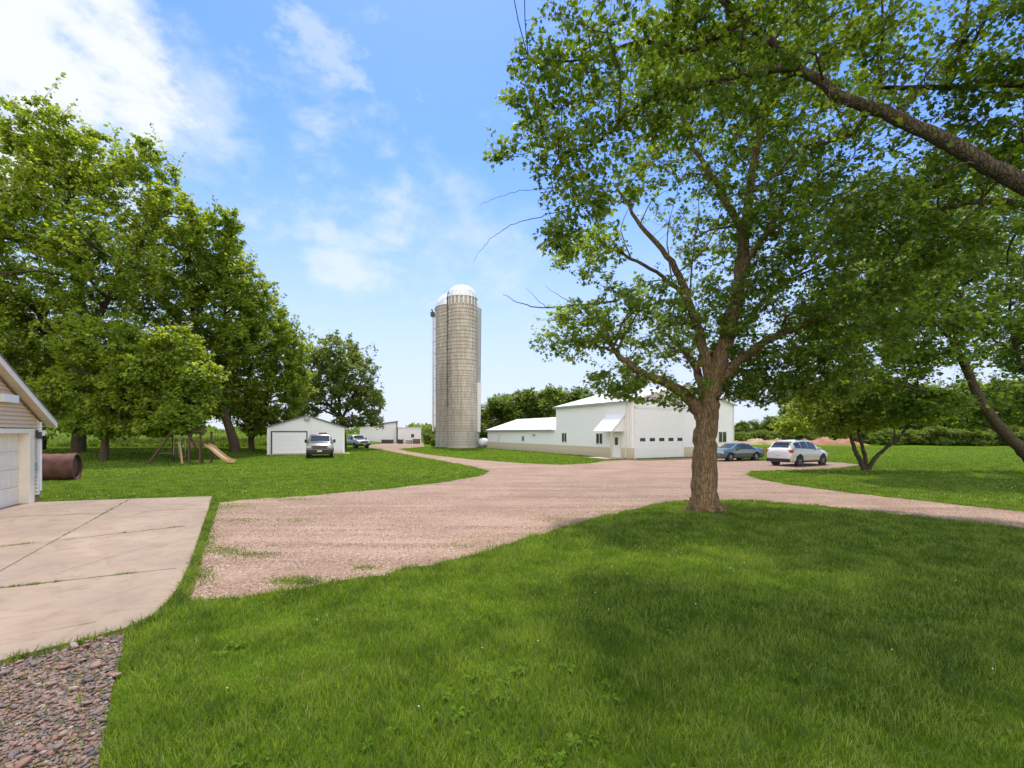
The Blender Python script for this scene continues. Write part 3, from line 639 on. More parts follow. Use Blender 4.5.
lobes = [lobe(535, 115, 9.6, .75, 1.2, .85, 3.5), lobe(575, 60, 9.5, 1.0, 1.5, 1.0, 5), lobe(575, 160, 9.3, .95, 1.3, .9, 5), lobe(560, 235, 9.3, .55, .9, .5, 1.6), lobe(600, 205, 9.3, .7, 1.0, .5, 2),
         lobe(500, 145, 9.6, .35, .6, .22, .5), lobe(525, 55, 9.6, .4, .6, .3, .7), lobe(650, 110, 9.2, 1.3, 1.6, .8, 6), lobe(660, 40, 9.4, 1.6, 1.8, .8, 7), lobe(740, 90, 9.0, 1.5, 1.7, .9, 6),
         lobe(745, 20, 9.2, 1.6, 1.9, .9, 7), lobe(830, 150, 9.4, 1.3, 1.6, .8, 5), lobe(840, 50, 9.2, 1.7, 1.8, 1.0, 8), lobe(860, 215, 9.3, 1.2, 1.5, .8, 6), lobe(890, 290, 9.3, 1.0, 1.2, .55, 4),
         lobe(940, 250, 9.2, 1.1, 1.3, .7, 5), lobe(940, 180, 9.6, 1.4, 1.6, .8, 5), lobe(960, 80, 9.0, 1.7, 1.8, 1.1, 8), lobe(1020, 140, 9.2, 1.4, 1.6, 1.2, 6), lobe(1020, 250, 9.8, 1.2, 1.4, .9, 4),
         lobe(1040, 40, 8.6, 1.8, 2.0, 1.2, 7), ((12, 6.5, 12.5), (3.2, 3.2, 2.5), 10), ((9.0, 6.2, 11.5), (2.6, 2.6, 1.6), 8), ((13.8, 9.0, 9.5), (2.4, 2.4, 2.5), 6), ((5.5, 6.8, 12.2), (2.6, 2.2, 1.2), 6), ((1.2, 9.6, 13.0), (2.3, 2.0, 1.2), 7), ((4.2, 9.3, 13.4), (2.5, 2.2, 1.5), 9), ((7.6, 8.8, 13.2), (2.6, 2.4, 1.7), 9)]  # last lobes: unseen crown above the frame, added to shade the near lawn
bare = [([W9(600, 185, 9.3), W9(560, 188, 9.3), W9(526, 190, 9.4), W9(500, 197, 9.4), W9(478, 205, 9.3)], .008, .003), ([W9(600, 200, 9.3), W9(555, 212, 9.3), W9(520, 222, 9.4), W9(500, 232, 9.4), W9(484, 245, 9.3), W9(474, 262, 9.3)], .01, .003),
        ([W9(828, 70, 7.9), W9(830, 95, 7.8), W9(832, 118, 7.8), W9(838, 128, 7.8)], .012, .004), ([W9(832, 106, 7.8), W9(868, 102, 7.8), W9(890, 106, 7.8)], .009, .003)]
tree('maple_tree', b, 'overhanging maple rooted beyond the right edge, thick dark limb crossing the top right', 'tree', limbs, lobes, 420, 4600, 13, .103, .11, 5, M['bark_dark'], M['leaf_near'],
     shape=LEAF, reach=.6, flare=.25, twig_r=.0045, wob=.018, bare=bare, shell=.1)

# --- the leaning tree at the right edge (about 23 m)
b = (27.3, 23.5, 0.0)
W2 = lambda px, py, Y=23.5: tuple(wx(px, py, Y))
limbs = [([(27.3, 23.5, -.1), W2(1024, 452), W2(1000, 428), W2(980, 400), W2(968, 372), W2(955, 345)], .30, .15),
         ([W2(968, 372), W2(950, 340, 23), W2(925, 315, 22.5), W2(890, 290, 22)], .10, .03),
         ([W2(955, 345), W2(960, 300), W2(975, 250, 24), W2(985, 200, 24.5)], .12, .03),
         ([(27.3, 23.5, .6), W2(1040, 400, 24.5), W2(1020, 360, 24.5), W2(1010, 320, 24.5), W2(1012, 270, 25)], .18, .04),
         ([W2(1020, 360, 24.5), W2(995, 340, 24.2), W2(975, 325, 24)], .08, .03),
         ([W2(980, 400), W2(940, 395, 22.5), W2(900, 385, 22), W2(860, 380, 21.8)], .10, .02)]
lobes = [lobe(870, 300, 22.5, 3.0, 3.0, 2.0, 7), lobe(925, 330, 23, 3.0, 3.0, 2.0, 8), lobe(890, 365, 23, 2.4, 2.4, 1.2, 4), lobe(980, 290, 24, 3.2, 3.2, 2.6, 9), lobe(920, 255, 24, 3.2, 3.0, 2.2, 8),
         lobe(1010, 350, 25, 2.6, 2.6, 1.6, 4), lobe(1040, 230, 25, 4, 4, 4, 10), lobe(970, 190, 25, 3.6, 3.6, 3, 8), lobe(1060, 330, 25, 3.2, 3.2, 3, 6), lobe(840, 330, 22.5, 1.6, 2, .9, 2), lobe(1000, 400, 25, 2.2, 2.2, .9, 2.5), lobe(930, 405, 23, 1.8, 2, .7, 3), lobe(985, 415, 26, 2.6, 2, .8, 3), lobe(895, 400, 24, 2, 2, .8, 3)]
tree('maple_tree', b, 'broad maple whose trunk leans in from the right edge over the far lawn', 'tree', limbs, lobes, 320, 4000, 14, .19, .20, 9, M['bark_dark'], M['leaf_main'], shape=LEAF_S, reach=1.2, twig_r=.008, flare=.2)

# --- small several-stemmed tree on the right lawn (26.6 m)
bx, by = gx(866, 470.5); b = (bx, by, 0.0)
W3 = lambda px, py, dy=0: tuple(wx(px, py, by + dy))
limbs = [([(bx - .05, by, -.1), W3(860, 460), W3(854, 448, -.2), W3(851, 438, -.3), W3(843, 424, -.4)], .15, .06),
         ([(bx, by, -.1), W3(865, 458, .2), W3(862, 445, .3), W3(858, 425, .4), W3(860, 405, .5)], .13, .05),
         ([(bx + .05, by, -.1), W3(875, 458, -.1), W3(886, 448, -.2), W3(897, 440, -.2), W3(906, 428, -.3)], .13, .05),
         ([W3(886, 448, -.2), W3(894, 440, .3), W3(893, 425, .5)], .06, .03)]
lobes = [lobe(815, 408, by, 1.8, 1.8, 1.25, 6), lobe(845, 395, by, 1.9, 2, 1.2, 7), lobe(795, 425, by - .3, 1.1, 1.3, .6, 2.4), lobe(870, 415, by, 1.6, 1.8, 1.0, 4), lobe(835, 430, by, 1.2, 1.3, .4, 1.5), lobe(900, 410, by, 1.7, 1.7, .9, 4), lobe(925, 415, by, 1.1, 1.2, .6, 1.5)]
tree('lawn_tree', b, 'small three-stemmed tree on the lawn right of the white car', 'tree', limbs, lobes, 150, 1600, 14, .14, .13, 12, M['bark_dark'], M['leaf_left'], shape=LEAF_S, reach=.8, twig_r=.006)

# --- the big trees at the left
def left_tree(px, Y, label, limbs, lobes, nb, nt, seed, lpt=27, leaf=.235, spread=.19, mat='leaf_left', group='tall trees at the left behind the lawn', name='tall_tree', r0=.5, **kw):
    X = (px - 512) / F * Y; b = (X, Y, float(hgt(X, Y)))
    lim = []
    for i, (pts, a, c) in enumerate(limbs):
        q = [tuple(wx(p[0], p[1], Y + (p[2] if len(p) > 2 else 0))) for p in pts]
        if i == 0: q = [(b[0], b[1], b[2] - .15)] + q
        lim.append((q, a, c))
    lo = [lobe(l[0], l[1], Y + l[2], *l[3:]) for l in lobes]
    kw.setdefault('tipup', .32); kw.setdefault('spike', .26); kw.setdefault('shell', .42); nt = int(nt * .95); kw.setdefault('reach', 2.3); kw.setdefault('shape', LEAF_S); kw.setdefault('twig_r', .012); kw.setdefault('wob', .06)
    return tree(name, b, label, 'tree', lim, lo, nb, nt, lpt, leaf, spread, seed, M['bark_dark'], M[mat], group=group, **kw)
left_tree(78, 38, 'tallest tree at far left, its crown rising highest over the garage roof',
    [([(80, 420), (82, 380), (84, 330), (78, 270), (70, 200), (62, 140)], .5, .08), ([(82, 390), (60, 350), (30, 300), (0, 250)], .32, .08), ([(84, 340), (108, 300), (128, 265), (150, 225), (158, 180)], .26, .06),
     ([(80, 405), (110, 385, -2), (140, 360, -3.5), (165, 340, -4.5)], .22, .05)],
    [(55, 150, 0, 3.4, 4, 3.4, 9), (100, 165, 0, 2.6, 3, 2.4, 5), (20, 170, 0, 4, 4.5, 4.2, 9), (75, 220, 0, 5, 5.5, 4, 14), (15, 270, 0, 6, 6, 5, 16), (110, 260, -2, 4.0, 4.5, 3.5, 10), (50, 330, -1, 6, 6, 4, 15),
     (-40, 230, 0, 5, 6, 6, 10), (-40, 340, 0, 6, 6, 5, 10), (40, 395, 0, 5.5, 5.5, 2.4, 9), (150, 175, 0, 1.8, 2.6, 2.8, 4.2), (170, 215, 0, 2.4, 2.6, 2.0, 4.5)], 420, 4300, 21)
left_tree(104, 33.5, 'lower tree in front of the tall ones, bright boughs reaching down to the swing set',
    [([(106, 425), (108, 400), (112, 370), (120, 335)], .26, .08), ([(108, 400), (135, 380), (160, 355), (182, 335)], .12, .04), ([(112, 370), (88, 345), (70, 320)], .10, .04)],
    [(150, 375, 0, 3.0, 2.6, 1.7, 9), (175, 345, 0, 1.6, 1.8, 1.4, 3.5), (105, 345, 0, 3.2, 2.8, 2.0, 9), (125, 405, 0, 3.2, 2.4, 1.3, 7), (182, 400, 0, 1.9, 1.8, 1.5, 5), (75, 390, 0, 2.6, 2.4, 1.6, 5), (165, 425, 0, 2.2, 1.8, .8, 4), (120, 428, 0, 2.4, 2, .55, 3), (80, 425, 0, 2.2, 2, .6, 2.4), (176, 420, -1.5, 1.3, 1.1, .9, 3), (188, 428, 0, 1.0, 1.2, .5, 1.3), (200, 375, 0, 1.4, 1.5, .9, 2)],
    240, 2500, 22, leaf=.22, spread=.20, reach=1.1)
left_tree(236, 45, 'tree with a straight bare trunk leaning left, right of the swing set',
    [([(231, 432), (222, 408), (212, 380), (200, 340), (190, 300), (186, 250)], .46, .10), ([(212, 385), (222, 345), (225, 300), (222, 262)], .24, .06), ([(200, 345), (170, 310), (150, 280)], .20, .06)],
    [(190, 260, 0, 4.2, 4.5, 3.8, 10), (215, 250, 0, 3.0, 3.5, 3.0, 6), (165, 300, 0, 4.5, 4.5, 3.5, 9), (215, 310, 0, 4.6, 4.5, 3.6, 12), (240, 285, 0, 2.4, 3.0, 2.6, 4), (185, 360, 0, 5, 4.5, 3, 11), (245, 345, 0, 2.8, 3, 2.6, 5), (224, 222, 0, 1.6, 2.0, 1.6, 2), (250, 300, 0, 2.0, 2.6, 2.4, 3), (205, 405, 0, 2.6, 3, 1.6, 4), (160, 400, 2, 3.4, 3, 2, 4)], 330, 3300, 23)
left_tree(252, 49, 'middle-sized tree with two dark stems standing left of the white shed',
    [([(250, 430), (248, 405), (250, 375), (255, 345)], .30, .09), ([(251, 440), (262, 415), (268, 385), (275, 355)], .24, .07)],
    [(262, 345, 0, 3.6, 3.6, 3.2, 9), (285, 365, 0, 2.2, 3, 3.0, 5), (245, 385, 0, 4, 3.8, 3, 8), (275, 395, 0, 3.6, 3.4, 2.4, 7), (265, 312, 0, 2.4, 2.6, 2.0, 4), (232, 330, 0, 3, 3, 3, 4), (288, 340, 0, 1.9, 2.4, 2.2, 3.5), (294, 385, 0, 1.7, 2.4, 2.4, 4), (262, 428, 1, 2.4, 2.4, .8, 2.5), (270, 418, 0, 2.6, 2.4, 1.1, 3), (240, 412, 0, 2, 2.4, 1.2, 2)], 240, 2100, 24)
left_tree(344, 60, 'round-topped airy tree behind the white shed at the far yard',
    [([(343, 432), (340, 415), (338, 395), (336, 370)], .34, .12), ([(341, 420), (355, 395), (366, 370)], .2, .06), ([(340, 418), (322, 395), (312, 370)], .2, .06), ([(339, 400), (346, 375), (350, 350)], .14, .05)],
    [(335, 355, 0, 3.6, 4, 2.6, 8), (315, 375, 0, 3.0, 4, 3, 6), (355, 375, 0, 3.0, 4, 2.8, 7), (370, 400, 0, 1.9, 3, 2.0, 4), (300, 385, 0, 1.8, 3, 2.4, 3), (335, 395, 0, 4.6, 4, 2.4, 7), (372, 420, 0, 1.4, 2.4, 1.0, 1.6), (303, 412, 0, 1.7, 3, 1.2, 2.4), (350, 422, 0, 2.2, 3, .8, 1.8)], 260, 1600, 25, leaf=.26, mat='leaf_ash', group=None, name='round_tree')
left_tree(-70, 34, 'tall tree at the extreme left edge, mostly hidden by the garage roof',
    [([(-68, 400), (-66, 330), (-70, 260)], .5, .1)], [(-60, 260, 0, 6, 6, 6, 10), (-50, 350, 0, 6, 6, 4, 8), (-10, 390, 1, 4, 4, 2.6, 5), (-110, 280, 0, 6, 6, 6, 8)], 160, 1300, 26)
left_tree(40, 44, 'dark broad tree standing behind the rusty steel tank',
    [([(42, 425), (44, 400), (40, 370)], .45, .14), ([(43, 415), (60, 395), (78, 375)], .2, .06), ([(43, 415), (20, 395), (5, 375)], .2, .06)],
    [(40, 370, 0, 6, 5, 4, 10), (90, 385, 0, 5, 4.5, 3, 8), (0, 380, 0, 5, 5, 3.4, 8), (130, 380, 2, 5, 4, 3.4, 8), (60, 412, 0, 5, 4, 1.6, 5), (110, 415, 1, 5, 4, 1.3, 4), (160, 415, 3, 4, 3, 1.2, 3)], 200, 1700, 27, leaf=.28, mat='leaf_far')
left_tree(190, 62, 'distant tree seen through the gap behind the leaning trunk',
    [([(190, 420), (190, 400)], .3, .1)], [(190, 385, 0, 7, 5, 4, 10), (225, 395, 0, 5, 4, 2.6, 5), (150, 390, 0, 6, 5, 3.4, 6)], 110, 900, 28, leaf=.36, mat='leaf_far')

# --- background trees: three prototypes, copied
def proto(seed, h, w, mat, leaf=.42, low=.14):
    b = (0, 0, 0); limbs = [([(0, 0, -.2), (.1, 0, h * .25), (0, .1, h * .5), (.1, 0, h * .8)], .22, .06), ([(0, 0, h * .2), (w * .3, 0, h * .45), (w * .5, .2, h * .6)], .1, .04), ([(0, 0, h * .22), (-w * .3, 0, h * .45), (-w * .5, .2, h * .6)], .1, .04)]
    r = np.random.default_rng(seed); lobes = []
    for k in range(14):
        a = r.uniform(0, 6.28); q = r.uniform(.1, .62) * w; z = r.uniform(low, .84) * h; q *= (1.15 - abs(z / h - .45))
        lobes.append(((q * math.cos(a), q * math.sin(a), z), (w * .40, w * .40, h * .17), 1))
    return grow(b, limbs, lobes, 100, 950, 15, leaf, .32, seed, tipup=.25, spike=.2, shape=LEAF_T, reach=1.8, twig_r=.015)
PROTO = [proto(101, 10, 4.6, None), proto(102, 10, 3.6, None), proto(103, 10, 6.0, None), proto(104, 10, 9.0, None, .62, .08)]
for w, l in PROTO:
    w.materials.append(M['bark_dark']); l.materials.append(M['leaf_far'])
def far_tree(px, Y, h, k, label, group, name='background_tree', sx=1.0, cat='tree'):
    X = (px - 512) / F * Y; t = empty(name, (X, Y, 0), random.uniform(0, 6.28), label=label, cat=cat, group=group)
    for nm, me in (('trunk', PROTO[k][0]), ('crown', PROTO[k][1])):
        o = bpy.data.objects.new(nm, me); COL.objects.link(o); o.parent = t
    t.scale = (h / 10 * sx, h / 10 * sx, h / 10); return t
GA = 'shelterbelt trees behind the silos and the barn'
for i, (px, Y, h, k) in enumerate([(478, 92, 6.5, 0), (492, 86, 9.2, 2), (508, 90, 9.8, 0), (522, 86, 10.2, 1), (536, 91, 10.4, 2), (551, 87, 10.8, 0), (566, 91, 11.2, 2), (582, 88, 10.6, 1), (598, 90, 9.6, 0), (520, 98, 9.8, 2), (556, 99, 10.6, 2), (490, 100, 8.8, 2)]):
    far_tree(px, Y, h, k, 'dark green tree in the belt behind the silos and the long low barn', GA, sx=1.05)
GB = 'trees closing the far side of the right lawn'
for i, (px, Y, h, k) in enumerate([(q_[0], q_[1], q_[2] * (1.3 if q_[0] > 815 else 1), q_[3]) for q_ in [(742, 95, 4.5, 0), (756, 100, 5.0, 2), (772, 96, 5.6, 0), (790, 92, 7.5, 1), (806, 96, 9.0, 2), (826, 90, 9.5, 0), (848, 94, 10, 2), (868, 88, 9.8, 1), (890, 92, 9.6, 2), (912, 86, 9.0, 0), (934, 90, 9.4, 2), (958, 84, 8.8, 1), (984, 88, 9.4, 2), (1010, 82, 9, 0), (1040, 86, 10, 2), (1075, 82, 10, 2)]]):
    far_tree(px, Y, h, k, 'dense green tree along the far edge of the right-hand lawn', GB, sx=1.1)
GC = 'low shrubs at the far edge of the right lawn'
for i, (px, Y, h, k) in enumerate([(735, 84, 2.6, 2), (780, 84, 3.2, 2), (850, 80, 3.0, 2), (885, 76, 3.2, 0), (910, 78, 3.0, 2), (945, 74, 3.6, 2), (975, 72, 3.0, 0), (1003, 74, 3.8, 2), (1030, 70, 3.2, 2), (820, 82, 2.8, 2), (758, 86, 3, 2), (800, 84, 3, 2), (868, 79, 3.2, 2), (897, 79, 3, 2), (928, 76, 3.2, 2), (960, 75, 3.2, 2), (990, 76, 3.4, 2), (1017, 73, 3.2, 2)]):
    far_tree(px, Y, h, 3, 'low rounded shrub at the foot of the far right trees', GC, name='shrub', sx=1.0, cat='shrub')
GD = 'small bushes on the horizon left of the silos'
for i, (px, Y, h) in enumerate([(424, 150, 3.2), (431, 140, 4.0), (440, 150, 3.6)]):
    far_tree(px, Y, h, 3, 'small dark bush on the horizon left of the silos', GD, name='bush', sx=1.0, cat='bush')
far_tree(432, 84, 2.2, 3, 'round green bush at the foot of the silos', None, name='bush', sx=1.2, cat='bush')
far_tree(437, 72, 1.6, 3, 'low green bush touching the left silo base', None, name='bush', sx=1.0, cat='bush')

# far horizon woods, too far and many to count
def woods():
    r = np.random.default_rng(77); n = 26000; a = r.uniform(-.95, .95, n); d = r.uniform(420, 520, n); h = 5 + 5 * (np.sin(a * 23) * .5 + .5) * (np.sin(a * 61 + 1) * .5 + .5) + 1.5 * np.sin(a * 170)
    P = np.stack([np.tan(a) * d, d, r.random(n) ** .7 * h], 1); x = r.normal(size=(n, 3)); x /= np.linalg.norm(x, axis=1, keepdims=True); y = np.cross(x, r.normal(size=(n, 3))); y /= np.linalg.norm(y, axis=1, keepdims=True)
    V = P[:, None] + (x[:, None] * LEAF_T[None, :, :1] + y[:, None] * LEAF_T[None, :, 1:2]) * 2.6
    tag(obj('distant_woods', np_mesh('distant_woods', V.reshape(-1, 3), [np.arange(n * 4).reshape(-1, 4)]), M['leaf_far']), kind='stuff', label='thin line of distant woods on the horizon')
woods()

# tall crop field behind the left trees and bare earth strip at the right
M['crop'] = leaf_material('crop', (0.10, 0.16, 0.028), (0.22, 0.30, 0.06), .35)
M['crop_ground'] = simple('crop_ground', (0.11, 0.16, 0.035), .95, var=.35, scale=.3, bump=.5, bscale=3)
def crop():
    r = np.random.default_rng(66); n = 60000; y = 52 + 130 * r.random(n) ** 1.6; u = r.uniform(-1.16, -0.14, n); x = u * y
    ok = ~((x > -30) & (y < 110)) ; x, y = x[ok], y[ok]; n = len(x)
    a = r.uniform(0, 6.28, n); w = .10 + y * .0012; pp = np.stack([x, y], 1); h = r.uniform(.25, .9, n) * (1 + .5 * pn(pp, .35, 2) + .35 * pn(pp, 1.3, 5)) * (.55 + .45 * sm((y - 52) / 14)); z = hgt(x, y)
    u_ = np.stack([np.cos(a), np.sin(a), 0 * a], 1) * w[:, None]; B = np.stack([x, y, z - .02], 1); T = B + np.stack([r.normal(0, .12, n), r.normal(0, .12, n), h], 1)
    V = np.stack([B - u_ * .4, B + u_ * .4, B * .5 + T * .5 + u_, T, B * .5 + T * .5 - u_], 1)
    tag(obj('tall_crop', np_mesh('crop', V.reshape(-1, 3), [np.arange(n * 5).reshape(-1, 5)]), M['crop']), kind='stuff', label='pale green standing crop in the field beyond the left trees')
crop()
sheet('crop_field', [(-400, 56), (-34, 56), (-30, 112), (-24, 160), (-6, 160), (0, 420), (-400, 420)], .35, M['crop_ground'], thick=.4)
M['earth'] = simple('earth', (0.26, 0.13, 0.075), .95, var=.3, scale=.8, bump=.6, bscale=5)
M['dry'] = simple('dry_grass', (0.28, 0.21, 0.11), .95, var=.35, scale=.5)
def mound(name, cx, cy, rx, ry, h, mat, seed, label):
    r = np.random.default_rng(seed); nu, nv = 40, 12; u, v = np.meshgrid(np.linspace(-1, 1, nu), np.linspace(-1, 1, nv)); e = np.clip(1 - u ** 2, 0, 1) * np.clip(1 - v ** 2, 0, 1)
    Z = h * e ** .6 * (1 + .3 * np.sin(u * 11 + seed) + .12 * r.normal(size=u.shape)) - .02
    V = np.stack([cx + u * rx, cy + v * ry, Z], -1).reshape(-1, 3); i = np.arange((nv - 1) * (nu - 1)); a = i // (nu - 1) * nu + i % (nu - 1)
    return tag(obj(name, np_mesh(name, V, [np.stack([a, a + 1, a + nu + 1, a + nu], 1)], smooth=True), mat), kind='structure', label=label)
X, Y = (825 - 512) / F * 78, 78
mound('earth_mound', X, Y, 6.5, 2.2, 1.0, M['earth'], 2, 'low reddish earth bank beyond the white car')
mound('dry_bank', (765 - 512) / F * 82, 82, 7, 3, .8, M['dry'], 4, 'dry tan bank beyond the parked cars')

# ------------------------------------------------------------------ paint and building materials
def wall_metal(name, col, pitch=.23, axis=0):
    m, t, b = material(name); tc = N(t, 'ShaderNodeTexCoord'); sx = N(t, 'ShaderNodeSeparateXYZ'); lk(t, tc.outputs['Object'], sx.inputs[0])
    s = N(t, 'ShaderNodeMath', operation='ADD'); lk(t, sx.outputs[0], s.inputs[0]); lk(t, sx.outputs[1], s.inputs[1])
    f = N(t, 'ShaderNodeMath', operation='DIVIDE', i_1=pitch); lk(t, s.outputs[0], f.inputs[0]); fr = N(t, 'ShaderNodeMath', operation='FRACT'); lk(t, f.outputs[0], fr.inputs[0])
    bp = N(t, 'ShaderNodeBump', i_Strength=0.55, i_Distance=0.02); lk(t, maprange(t, fr.outputs[0], .86, .93), bp.inputs['Height']); lk(t, bp.outputs[0], b.inputs['Normal'])
    c = mixc(t, maprange(t, noise(t, tc.outputs['Object'], .9, 6, .6), .4, .75, 0, .12), col, tuple(q * .75 for q in col))
    c = mixc(t, maprange(t, fr.outputs[0], .84, .90, 0, .10), c, tuple(q * .5 for q in col))
    sz_ = maprange(t, sx.outputs[2], .55, .0, 0, .5); c = mixc(t, sz_, c, (0.42, 0.33, 0.25))
    lk(t, c, b.inputs['Base Color']); b.inputs['Roughness'].default_value = .42; return m
M['white_metal'] = wall_metal('white_metal', (0.87, 0.845, 0.865))
M['shed_metal'] = wall_metal('shed_metal', (0.77, 0.75, 0.775))
M['roof_white'] = wall_metal('roof_white', (0.82, 0.83, 0.84), .3)
M['tan_metal'] = wall_metal('tan_metal', (0.62, 0.52, 0.38))
M['white_paint'] = simple('white_paint', (0.80, 0.80, 0.79), .5, var=.04)
M['warm_white'] = simple('warm_white', (0.84, 0.76, 0.64), .55, var=.05)
M['off_white'] = simple('off_white', (0.74, 0.70, 0.64), .6, var=.05)
M['siding'] = simple('siding', (0.66, 0.49, 0.33), .6, var=.05)
M['soffit'] = simple('soffit', (0.66, 0.55, 0.43), .6, var=.05)
M['shingle'] = simple('shingle', (0.10, 0.085, 0.075), .9, var=.3, scale=18, bump=.6)
M['brown_trim'] = simple('brown_trim', (0.16, 0.10, 0.07), .6)
M['dark_trim'] = simple('dark_trim', (0.05, 0.05, 0.052), .5)
M['grey_roof'] = simple('grey_roof', (0.13, 0.13, 0.135), .6, var=.15)
M['glass'] = simple('glass', (0.03, 0.036, 0.042), .08, var=.1, spec=.8)
M['black'] = simple('black_plastic', (0.018, 0.018, 0.02), .5)
M['rubber'] = simple('rubber', (0.022, 0.022, 0.023), .85)
M['alloy'] = simple('alloy', (0.55, 0.56, 0.58), .3, metal=.8, var=.05)
M['brick'] = simple('brick_base', (0.20, 0.12, 0.09), .9, var=.3, scale=20, bump=.5)
M['galv'] = simple('galvanised', (0.34, 0.345, 0.335), .6, metal=.2, var=.15, scale=3)
M['rust'] = simple('rust', (0.105, 0.042, 0.030), .85, var=.35, scale=3.2, bump=.5, bscale=14)
M['dome'] = simple('dome_metal', (0.70, 0.71, 0.72), .38, metal=.25, var=.1, scale=1.5)
M['wood_dark'] = simple('wood_dark', (0.085, 0.045, 0.025), .8, var=.25, scale=9)
M['wood_tan'] = simple('wood_tan', (0.38, 0.24, 0.13), .7, var=.15)
M['slide'] = simple('slide_plastic', (0.40, 0.26, 0.145), .45, var=.05)
M['red_plastic'] = simple('red_plastic', (0.45, 0.05, 0.06), .5)
M['yard_concrete'] = concrete_material('yard_concrete', (0.50, 0.44, 0.36))

# ------------------------------------------------------------------ beige garage at the left edge
O = Vector((-14.9, 14.46, 0)); d = Vector((.443, -.897, 0)); n = Vector((.897, .443, 0))   # d runs along the gable front towards the camera, n faces the drive
rot = math.atan2(d.y, d.x)                      # local x along d; local y = +n
gar = empty('garage', O, rot, label='beige lap-sided garage with white overhead door at the left edge', cat='garage')
# local: x = distance from the far corner along the front, y = towards the drive, z up
GW, GD_ = 7.4, 7.2; EH = 2.62; SL = .5; RX = GW / 2
def roofz(x): return EH + SL * (x if x < RX else GW - x)
mb = MB(); op0, op1, oph = .60, 5.7, 2.16
zz = .26; board = .115
while zz < roofz(RX) - .02:                      # lap siding, each course a wedge
    z1 = min(zz + board, roofz(RX)); xa = max(0, (z1 - EH) / SL) if z1 > EH else 0
    segs = [(xa + .0, GW - xa)]
    if zz < oph + .16: segs = [(.11, op0 - .16 - .16), (op1 + .16, GW)]
    for a, c in segs:
        if c - a > .02:
            mb.prism([(a, -.02, zz), (a, .042, zz), (a, .002, z1 + .004), (a, -.02, z1 + .006)], (c - a, 0, 0))
    zz += board
mb.box(0.0, op0 - .3, -.12, -.021, 0.04, oph + .3); mb.box(op1, GW, -.12, -.021, 0.04, oph + .3)
mb.prism([(0, -.12, oph + .3), (GW, -.12, oph + .3), (GW, -.12, EH), (RX, -.12, roofz(RX)), (0, -.12, EH)], (0, .099, 0))
mb.box(-.0, .1, -GD_, -.121, .04, EH); mb.box(GW - .1, GW, -GD_, -.121, .04, EH); mb.box(.1, GW - .1, -GD_, -GD_ + .1, .04, EH)
mb.build('wall', M['siding'], gar)
MB().box(-.045, .10, -.03, .035, .24, EH - .06).build('corner_trim', M['white_paint'], gar)
MB().box(-.02, op0 - .30, -.1, .028, 0.0, .25).build('brick_base', M['brick'], gar, bevel=.008)
mb = MB(); mb.box(op0 - .30, op0, -.3, .032, .03, oph + .14).box(op1, op1 + .14, -.3, .032, .03, oph + .14).box(op0, op1, -.3, .032, oph, oph + .14); mb.build('door_frame', M['warm_white'], gar, bevel=.006)
mb = MB()
for k in range(4):
    z0 = .05 + k * (oph - .05) / 4; z1 = z0 + (oph - .05) / 4 - (.012 if k < 3 else .002)
    mb.box(op0 + .01, op1 - .01, -.26, -.22, z0, z1)
    for q in range(8):
        w = (op1 - op0) / 8; mb.box(op0 + q * w + .07, op0 + (q + 1) * w - .07, -.221, -.208, z0 + .09, z1 - .09)
mb.box(op0 + .01, op1 - .01, -.275, -.262, .05, oph)
mb.build('overhead_door', M['warm_white'], gar, bevel=.004)
OVx, OVy = .52, .28
rf = MB()
for sgn in (0, 1):
    def rp(x, y, z): return (x, y, z) if not sgn else (GW - x, y, z)
    x0 = -OVx; z0 = EH - SL * OVx; zt = roofz(RX)
    rf.prism([rp(x0, -GD_ - .2, z0 + .16), rp(RX, -GD_ - .2, zt + .16), rp(RX, -GD_ - .2, zt + .20), rp(x0, -GD_ - .2, z0 + .20)], (0, GD_ + .2 + OVy + .02, 0))
rf.build('roof', M['shingle'], gar)
fa = MB(); so = MB()
for sgn in (0, 1):
    def rp(x, y, z): return (x, y, z) if not sgn else (GW - x, y, z)
    x0 = -OVx; z0 = EH - SL * OVx; zt = roofz(RX)
    fa.prism([rp(x0, OVy - .03, z0 - .02), rp(RX, OVy - .03, zt - .02), rp(RX, OVy - .03, zt + .158), rp(x0, OVy - .03, z0 + .158)], (0, .035, 0))
    so.prism([rp(x0 + .03, .02, z0 + .02), rp(RX, .02, zt + .005), rp(RX, .02, zt + .04), rp(x0 + .03, .02, z0 + .055)], (0, OVy - .055, 0))
    for k in range(24):                          # soffit grooves as thin battens
        xx = x0 + .1 + k * .18
        if xx < RX: so.prism([rp(xx, .025, z0 + SL * (xx - x0) - .004), rp(xx + .02, .025, z0 + SL * (xx + .02 - x0) - .004), rp(xx + .02, .025, z0 + SL * (xx + .02 - x0) + .02), rp(xx, .025, z0 + SL * (xx - x0) + .02)], (0, OVy - .06, 0))
fa.box(-OVx - .02, -OVx + .01, -GD_ - .2, OVy - .035, EH - SL * OVx - .0, EH - SL * OVx + .15)
so.box(-OVx + .012, -.046, -GD_, .018, EH - SL * OVx + .0, EH - SL * OVx + .03)
fa.build('fascia', M['off_white'], gar); so.build('soffit', M['soffit'], gar)
mb = MB(); mb.prism([(-.02, .019, EH + .0 - .10), (RX, .019, roofz(RX) - .10), (RX, .019, roofz(RX) - .04), (-.02, .019, EH - .04)], (0, .03, 0)); mb.build('frieze_board', M['brown_trim'], gar)
MB().box(1.55, 2.35, .04, .16, roofz(1.6) - .40, roofz(1.6) - .18).build('light_box', M['white_paint'], gar, bevel=.01)
